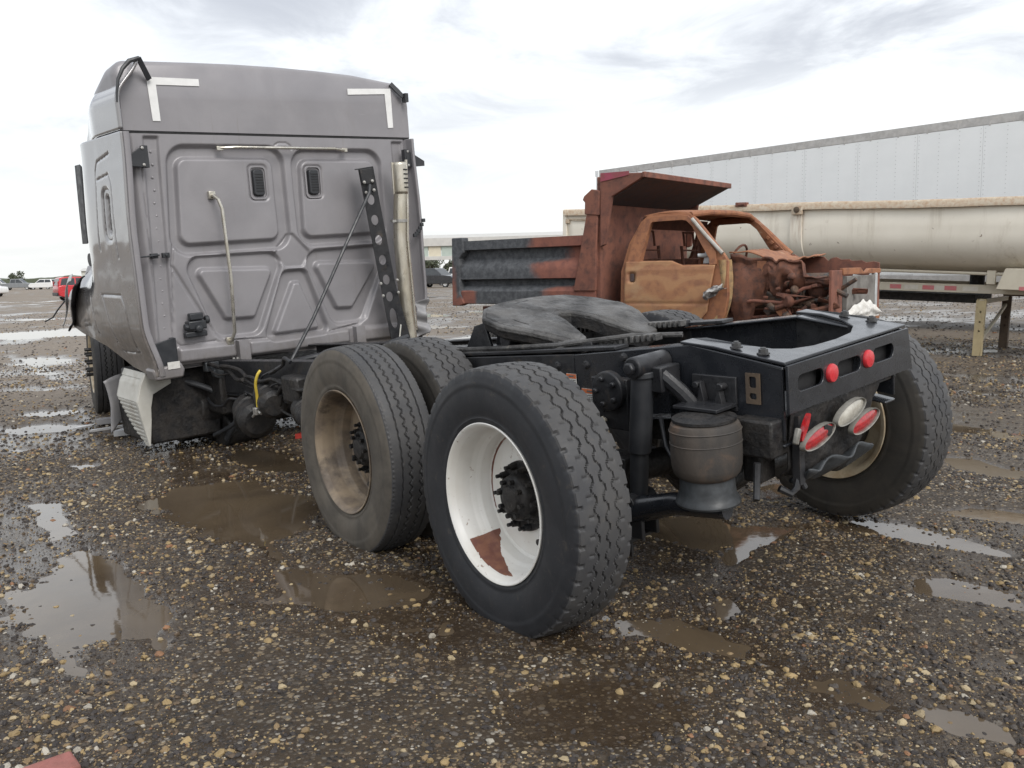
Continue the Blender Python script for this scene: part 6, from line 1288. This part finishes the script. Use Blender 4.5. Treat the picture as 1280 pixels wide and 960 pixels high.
trees = [(-124, 205, 5.2, 'bushy green tree at the left edge of the horizon'), (-131, 214, 6.0, 'taller tree at the very left end of the horizon'), (-118, 212, 4.2, 'small round tree right of the bushy one on the left horizon'),
         (-13.6, 150, 4.3, 'small tree seen above the black suv roof'), (-10.4, 156, 4.8, 'rounder tree seen above the white pickup by the canopy post')]
for x, y, h, lab in trees:
    Mt = Tr(x, y, 0); tr_ = thing('tree', lab, 'tree', Mt, 'trees on the horizon'); m = MB(); m.tube([(0, 0, 0), (.1, 0, h * .3), (.05, .1, h * .65)], [.22, .16, .06], 8)
    for k in range(4): a = k * 1.6; m.tube([(.08, 0, h * .35), (math.cos(a) * h * .15, math.sin(a) * h * .15, h * .55), (math.cos(a) * h * .24, math.sin(a) * h * .24, h * .7)], [.09, .06, .03], 6)
    part('trunk', m, m_bark, tr_, Mt); cr_ = MB()
    for k in range(9): leafmass(cr_, (rt.normal(0, h * .22), rt.normal(0, h * .22), h * rt.uniform(.42, .82)), (h * .22, h * .22, h * .17), 130, rt, .22)
    part('crown', cr_, m_leaf2, tr_, Mt)
hl_ = MB(); xs = np.linspace(-420, -60, 160); G = []
for x in xs: 
    zt = 2.0 + 2.2 * float(vnoise(np.array([x / 9.]), np.array([0.]), 95)[0]) + 1.0 * float(vnoise(np.array([x / 2.3]), np.array([0.]), 96)[0]); G.append([(x, 560, -.5), (x, 560, zt), (x, 566, zt + .4), (x, 575, zt), (x, 575, -.5)])
hl_.grid(np.array(G)); part('far_woods', hl_, m_leaf2, None, Matrix(), kind='stuff')

# ------------------------------------------------------------------ things lying about
q = np.random.default_rng(2)
br = MB().box((0, 0, .02), (.13, .09, .05)); bro = part('brick', br, m_brick, None, Tr(-1.275, 2.245, .012) @ Rz(.75) @ Rx(.10), .008); tag(bro, 'pinkish red brick lying on the gravel in the front left corner', 'brick')
def scrap(name, label, x, y, a, pts_, mat, th=.004, curl=.02, tilt=0):
    P = np.array(pts_); m = MB().prism([tuple(p) for p in P], 'z', 0, th); bm_ = part(name, m, mat, None, Tr(x, y, .018) @ Rz(a) @ Rx(tilt), .001); tag(bm_, label, 'scrap'); return bm_
scrap('plastic_scrap', 'grey curved piece of fairing lying beside the cream tank skirt', -3.34, 7.62, .7, [(-.16, -.04), (.05, -.08), (.20, -.03), (.14, .05), (-.05, .07)], m_silver, .05)
scrap('metal_strip', 'thin pale metal strip lying flat in front of the steer wheel', -3.62, 7.92, .9, [(-.24, -.015), (.20, -.02), (.24, .01), (-.2, .02)], m_silver, .02)
scrap('metal_shard', 'small silver shard on the gravel left of the metal strip', -3.95, 8.0, 1.1, [(-.12, -.02), (.06, -.05), (.14, .0), (.02, .04)], m_silver, .015)
scrap('splash_panel', 'long grey panel lying under the torn splash guard', -3.62, 8.35, .55, [(-.34, -.05), (.30, -.08), (.36, .02), (-.30, .05)], m_greypl, .05)
scrap('red_scrap', 'small red plastic scrap on the ground by the dusty wheel', -1.72, 7.25, .4, [(-.10, -.02), (.04, -.05), (.10, .02), (-.03, .05)], m_redsc, .04)
scrap('paper_scrap', 'crumpled white paper beside the yellowed landing leg', 6.98, 12.85, .2, [(-.12, -.05), (.10, -.06), (.14, .05), (-.02, .09)], m_paper, .03)
